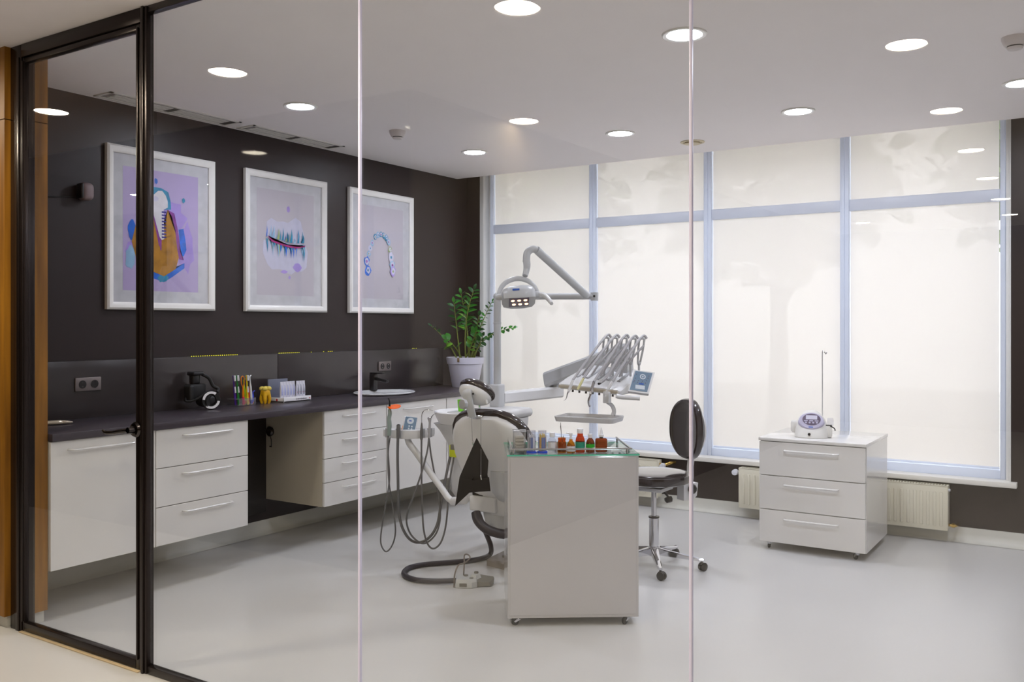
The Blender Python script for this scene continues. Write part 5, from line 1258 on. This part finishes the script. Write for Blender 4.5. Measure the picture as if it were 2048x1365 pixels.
m = M(AQ @ Matrix.Translation((0.008, -0.002, 0.055)) @ Matrix.Rotation(math.radians(-30), 4, 'X') @ Matrix.Rotation(math.radians(7), 4, 'Y')); m.box((-0.044, 0, -0.053), (0.044, 0.02, 0.05), 0.004); kh = m.build('keypad', 'unit_white', t)
KX = AQ @ Matrix.Translation((0.008, -0.002, 0.055)) @ Matrix.Rotation(math.radians(-30), 4, 'X') @ Matrix.Rotation(math.radians(7), 4, 'Y')
m = M(KX); m.box((-0.034, -0.001, -0.049), (0.041, 0.001, 0.046)); m.build('keypad_face', 'panel_blue', kh)
m = M(KX); m.lathe([(0.0005, 0), (0.022, 0), (0.022, 0.0012), (0.0005, 0.0012)], (0.002, -0.001, 0.018), 24, (0, -1, 0))
for x, z in ((0.0, -0.018), (0.018, -0.02), (0.0, -0.035), (0.018, -0.036)): m.cyl((x, -0.001, z), (x, -0.0022, z), 0.0055, seg=12)
m.build('dial', 'panel_pale', kh)
m = M(KX); m.cbox((0.002, -0.0028, 0.018), (0.016, 0.001, 0.006)); m.build('dial_mark', 'logo_blue', kh)
m = M(KX); m.box((-0.043, -0.0012, -0.052), (-0.040, 0.002, -0.02)); m.build('accent_strip', 'brush_orange', kh)
m = M(); m.tube([Vector((-3.723, 4.497, 0.771)), Vector((-3.712, 4.504, 0.733)), Vector((-3.671, 4.519, 0.68)), Vector((-3.578, 4.544, 0.557)), Vector((-3.487, 4.556, 0.454)), Vector((-3.443, 4.56, 0.404)), Vector((-3.408, 4.571, 0.387))], [0.020, 0.021, 0.021, 0.021, 0.021, 0.021, 0.021], 16, 6); m.build('bent_arm', 'unit_white', t)

# tools in the holder, each with its looping hose
GA = 'tools standing in the assistant holder'
t = thing('curing_light', 'grey green curing light with an orange shield, leftmost in the crescent holder', 'curing light', Vector((-3.783, 4.387, 0.804)), group=GA)
m = M(); m.tube([Vector((-3.783, 4.387, 0.792)), Vector((-3.78, 4.389, 0.861)), Vector((-3.783, 4.387, 0.899)), Vector((-3.777, 4.39, 0.931)), Vector((-3.78, 4.389, 0.959))], [0.0125, 0.0145, 0.0125, 0.013, 0.010], 14, 5); m.build('body', 'curing_green', t)
m = M(); m.tube([Vector((-3.78, 4.389, 0.956)), Vector((-3.779, 4.39, 0.994)), Vector((-3.78, 4.389, 1.013)), Vector((-3.787, 4.384, 1.029))], [0.0062, 0.0058, 0.0055, 0.0045], 10, 5); m.build('light_guide', 'black_plastic', t)
m = M(); oc = Vector((-3.753, 4.406, 0.975)); m.lathe([(0.0005, -0.0012), (0.040, -0.0012), (0.040, 0.0012), (0.0005, 0.0012)], oc, 32, (0.10, -0.28, 1)); m.ell(Vector((-3.777, 4.385, 0.972)), (0.014, 0.014, 0.005)); m.build('light_shield', 'orange_shield', t)
m = M(); m.tube([Vector((-3.788, 4.384, 0.792)), Vector((-3.781, 4.376, 0.689)), Vector((-3.767, 4.373, 0.517)), Vector((-3.788, 4.36, 0.359)), Vector((-3.809, 4.346, 0.202)), Vector((-3.812, 4.344, 0.113)), Vector((-3.785, 4.361, 0.063)), Vector((-3.757, 4.391, 0.105)), Vector((-3.748, 4.409, 0.197)), Vector((-3.777, 4.414, 0.351)), Vector((-3.809, 4.418, 0.49)), Vector((-3.814, 4.414, 0.666)), Vector((-3.797, 4.413, 0.775))], 0.0048, 8, 6); m.build('cord', 'hose_grey', t)
t = thing('suction_tip', 'thick grey suction nozzle and hose, second from the left in the crescent holder', 'suction nozzle', Vector((-3.719, 4.404, 0.832)), group=GA)
m = M(); m.tube([Vector((-3.719, 4.404, 0.781)), Vector((-3.719, 4.404, 0.826)), Vector((-3.719, 4.404, 0.863))], [0.014, 0.0135, 0.0125], 14, 3); m.build('nozzle', 'hose_grey', t)
m = M(); m.lathe([(0.0005, 0), (0.008, 0), (0.008, 0.0008), (0.0005, 0.0008)], Vector((-3.719, 4.404, 0.865)), 14); m.build('opening', 'matt_black', t)
m = M(); m.tube([Vector((-3.722, 4.403, 0.794)), Vector((-3.724, 4.401, 0.674)), Vector((-3.722, 4.403, 0.517)), Vector((-3.719, 4.404, 0.359)), Vector((-3.703, 4.415, 0.227)), Vector((-3.658, 4.444, 0.139)), Vector((-3.607, 4.489, 0.12)), Vector((-3.56, 4.532, 0.159)), Vector((-3.532, 4.562, 0.233)), Vector((-3.528, 4.588, 0.333)), Vector((-3.513, 4.61, 0.475)), Vector((-3.495, 4.634, 0.616)), Vector((-3.487, 4.639, 0.658))], 0.0088, 10, 6); m.build('hose', 'hose_grey', t)
t = thing('saliva_ejector', 'thin metal saliva ejector curved to the right, in the crescent holder', 'saliva ejector', Vector((-3.61, 4.499, 0.798)), group=GA)
m = M(); m.tube([Vector((-3.61, 4.499, 0.766)), Vector((-3.61, 4.499, 0.814)), Vector((-3.609, 4.5, 0.874))], [0.0085, 0.0105, 0.0045], 12, 4); m.build('grip', 'hose_grey', t)
m = M(); m.tube([Vector((-3.609, 4.5, 0.874)), Vector((-3.608, 4.501, 0.924)), Vector((-3.597, 4.508, 0.95)), Vector((-3.576, 4.521, 0.956)), Vector((-3.549, 4.539, 0.95))], [0.003, 0.003, 0.003, 0.0026, 0.002], 8, 5); m.build('tube', 'chrome', t)
m = M(); m.tube([Vector((-3.61, 4.499, 0.773)), Vector((-3.604, 4.491, 0.641)), Vector((-3.596, 4.484, 0.454)), Vector((-3.592, 4.487, 0.296)), Vector((-3.584, 4.492, 0.186)), Vector((-3.563, 4.506, 0.107)), Vector((-3.532, 4.526, 0.082)), Vector((-3.501, 4.558, 0.12)), Vector((-3.489, 4.59, 0.211)), Vector((-3.488, 4.614, 0.349)), Vector((-3.486, 4.628, 0.49)), Vector((-3.473, 4.648, 0.616)), Vector((-3.468, 4.651, 0.658))], 0.0058, 8, 6); m.build('hose', 'hose_grey', t)
t = thing('air_water_syringe', 'chrome headed water syringe with two crossing hoses, rightmost in the crescent holder', 'syringe', Vector((-3.568, 4.527, 0.804)), group=GA)
m = M(); m.tube([Vector((-3.57, 4.525, 0.779)), Vector((-3.568, 4.527, 0.83)), Vector((-3.566, 4.528, 0.874)), Vector((-3.568, 4.527, 0.899))], [0.008, 0.009, 0.0075, 0.0135], 12, 4); m.build('grip', 'hose_light', t)
m = M(); m.ell(Vector((-3.568, 4.527, 0.902)), (0.014, 0.014, 0.007)); m.tube([Vector((-3.56, 4.532, 0.905)), Vector((-3.547, 4.54, 0.924)), Vector((-3.528, 4.553, 0.935))], [0.003, 0.0026, 0.002], 8, 4); m.build('nozzle', 'chrome', t)
m = M(); m.tube([Vector((-3.57, 4.525, 0.792)), Vector((-3.572, 4.512, 0.704)), Vector((-3.586, 4.479, 0.581)), Vector((-3.626, 4.453, 0.44)), Vector((-3.66, 4.431, 0.33)), Vector((-3.67, 4.424, 0.251)), Vector((-3.647, 4.44, 0.172)), Vector((-3.599, 4.47, 0.122)), Vector((-3.572, 4.512, 0.12)), Vector((-3.533, 4.549, 0.172)), Vector((-3.518, 4.571, 0.258)), Vector((-3.527, 4.577, 0.351)), Vector((-3.543, 4.567, 0.478)), Vector((-3.57, 4.549, 0.653)), Vector((-3.583, 4.541, 0.77))], 0.0058, 8, 6); m.build('hose', 'hose_grey', t)
# ------------------------------------------------------------------ foot control and its hose
p = Vector((-3.045, 4.235, 0))
FR = math.radians(33)
t = thing('foot_control', 'grey foot pedal with wire loop and dark hose, on the floor beside the trolley', 'foot pedal', p, FR)
m = M(Matrix.Scale(0.74, 4)); poly = [(-0.105, -0.09), (0.02, -0.10), (0.06, -0.07), (0.06, 0.03), (0.03, 0.09), (-0.06, 0.10), (-0.11, 0.06)]
m.loft([[(x, y, 0.002) for x, y in poly], [(x, y, 0.045) for x, y in poly], [(x * 0.9 - 0.004, y * 0.86, 0.064) for x, y in poly]]); m.build('housing', 'pedal_grey', t, world=False)
m = M(Matrix.Scale(0.74, 4)); m.box((-0.075, -0.099, 0.012), (-0.018, -0.090, 0.038), 0.002, rot=rotm(0, 0, -4)); m.build('front_plate', 'pedal_taupe', t, world=False)
m = M(Matrix.Scale(0.74, 4)); m.loft([[(0.05, -0.07, 0.006), (0.165, -0.055, 0.006), (0.185, 0.0, 0.006), (0.06, 0.05, 0.006)], [(0.05, -0.06, 0.040), (0.15, -0.05, 0.032), (0.19, 0.02, 0.045), (0.06, 0.06, 0.056)], [(0.05, -0.02, 0.062), (0.14, -0.01, 0.050), (0.185, 0.035, 0.055), (0.06, 0.07, 0.066)]]); m.build('pedal_plate', 'pedal_taupe', t, world=False)
m = M(Matrix.Scale(0.74, 4)); m.loft([[(0.01, -0.03, 0.055), (0.05, -0.045, 0.05), (0.09, -0.01, 0.058), (0.05, 0.05, 0.06)], [(0.015, -0.02, 0.085), (0.05, -0.03, 0.080), (0.08, 0.0, 0.086), (0.05, 0.045, 0.088)]]); m.build('rocker', 'pedal_grey', t, world=False)
for i, (x, y, z) in enumerate(((-0.03, 0.02, 0.062), (0.05, 0.02, 0.086), (0.015, -0.045, 0.055))):
    m = M(Matrix.Scale(0.74, 4)); m.lathe([(0.0005, 0), (0.018, 0), (0.016, 0.012), (0.0005, 0.014)], (x, y, z), 16); m.build('foot_button', 'pedal_taupe', t, world=False)
m = M(Matrix.Scale(0.74, 4)); m.tube([(-0.118, -0.085, 0.012), (-0.118, -0.05, 0.008), (-0.112, -0.075, 0.10), (-0.085, -0.07, 0.17), (-0.05, -0.05, 0.178), (-0.02, 0.0, 0.185), (0.0, 0.05, 0.20), (-0.02, 0.08, 0.215), (-0.045, 0.07, 0.21), (-0.045, 0.05, 0.15), (-0.05, 0.04, 0.062)], 0.0058, 8, 5); m.build('wire_loop', 'taupe_base', t, world=False)
hs = [p + (Matrix.Rotation(FR, 4, 'Z') @ Vector((-0.075, 0.0, 0.024))), Vector((-3.22, 4.127, 0.02)), Vector((-3.338, 4.1, 0.017)), Vector((-3.461, 4.149, 0.016)), Vector((-3.528, 4.262, 0.016)), Vector((-3.515, 4.366, 0.016)), Vector((-3.441, 4.47, 0.016)), Vector((-3.339, 4.593, 0.016)), Vector((-3.289, 4.712, 0.016)), Vector((-3.296, 4.813, 0.022)), Vector((-3.177, 4.638, 0.131)), Vector((-3.137, 4.521, 0.245)), Vector((-3.098, 4.403, 0.368))]
m = M(); m.tube(hs, 0.0155, 12, 8); m.build('hose', 'hose_dark', t)

# ------------------------------------------------------------------ trees beyond the blinds
m = M(); m.box((-14, 7.3, -0.3), (10, 24, -0.1)); tag(m.build('paving', 'outside_paving'), kind='structure')
def tree(x, y, h, r, seed, label):
    rg = random.Random(seed)
    t = thing('tree', label, 'tree', (x, y, -0.1), group='trees outside the window')
    m = M(); m.tube([(x, y, -0.1), (x + 0.05, y, h * 0.3), (x - 0.04, y + 0.05, h * 0.62)], [0.14, 0.11, 0.06], 10)
    for k in range(5):
        a = rg.uniform(0, 2 * PI); m.tube([(x, y, h * 0.35), (x + 0.5 * r * math.cos(a), y + 0.5 * r * math.sin(a), h * 0.6)], [0.05, 0.02], 6, smooth=False)
    m.build('trunk', 'tree_bark', t)
    m = M()
    for k in range(900):
        a = rg.uniform(0, 2 * PI); b = math.asin(rg.uniform(-1, 1)); q = rg.uniform(0.55, 1.0)
        c = Vector((x + r * q * math.cos(a) * math.cos(b), y + r * q * math.sin(a) * math.cos(b), h * 0.68 + r * 0.8 * q * math.sin(b)))
        leaflet(m, c, Vector((rg.uniform(-1, 1), rg.uniform(-1, 1), rg.uniform(-0.6, 0.6))), Vector((rg.uniform(-1, 1), rg.uniform(-1, 1), 1)), 0.32, 0.11)
    m.build('crown', 'tree_leaf', t, sharp=80)
tree(-10.0, 11.4, 5.0, 1.5, 4, 'leafy tree outside, beyond the plant corner')
tree(-6.9, 11.0, 4.2, 1.45, 1, 'leafy tree faintly seen through the first blind')
tree(-3.4, 11.2, 4.6, 1.45, 2, 'leafy tree faintly seen through the third blind')
tree(-0.1, 11.0, 4.8, 1.45, 3, 'leafy tree faintly seen through the last blind')
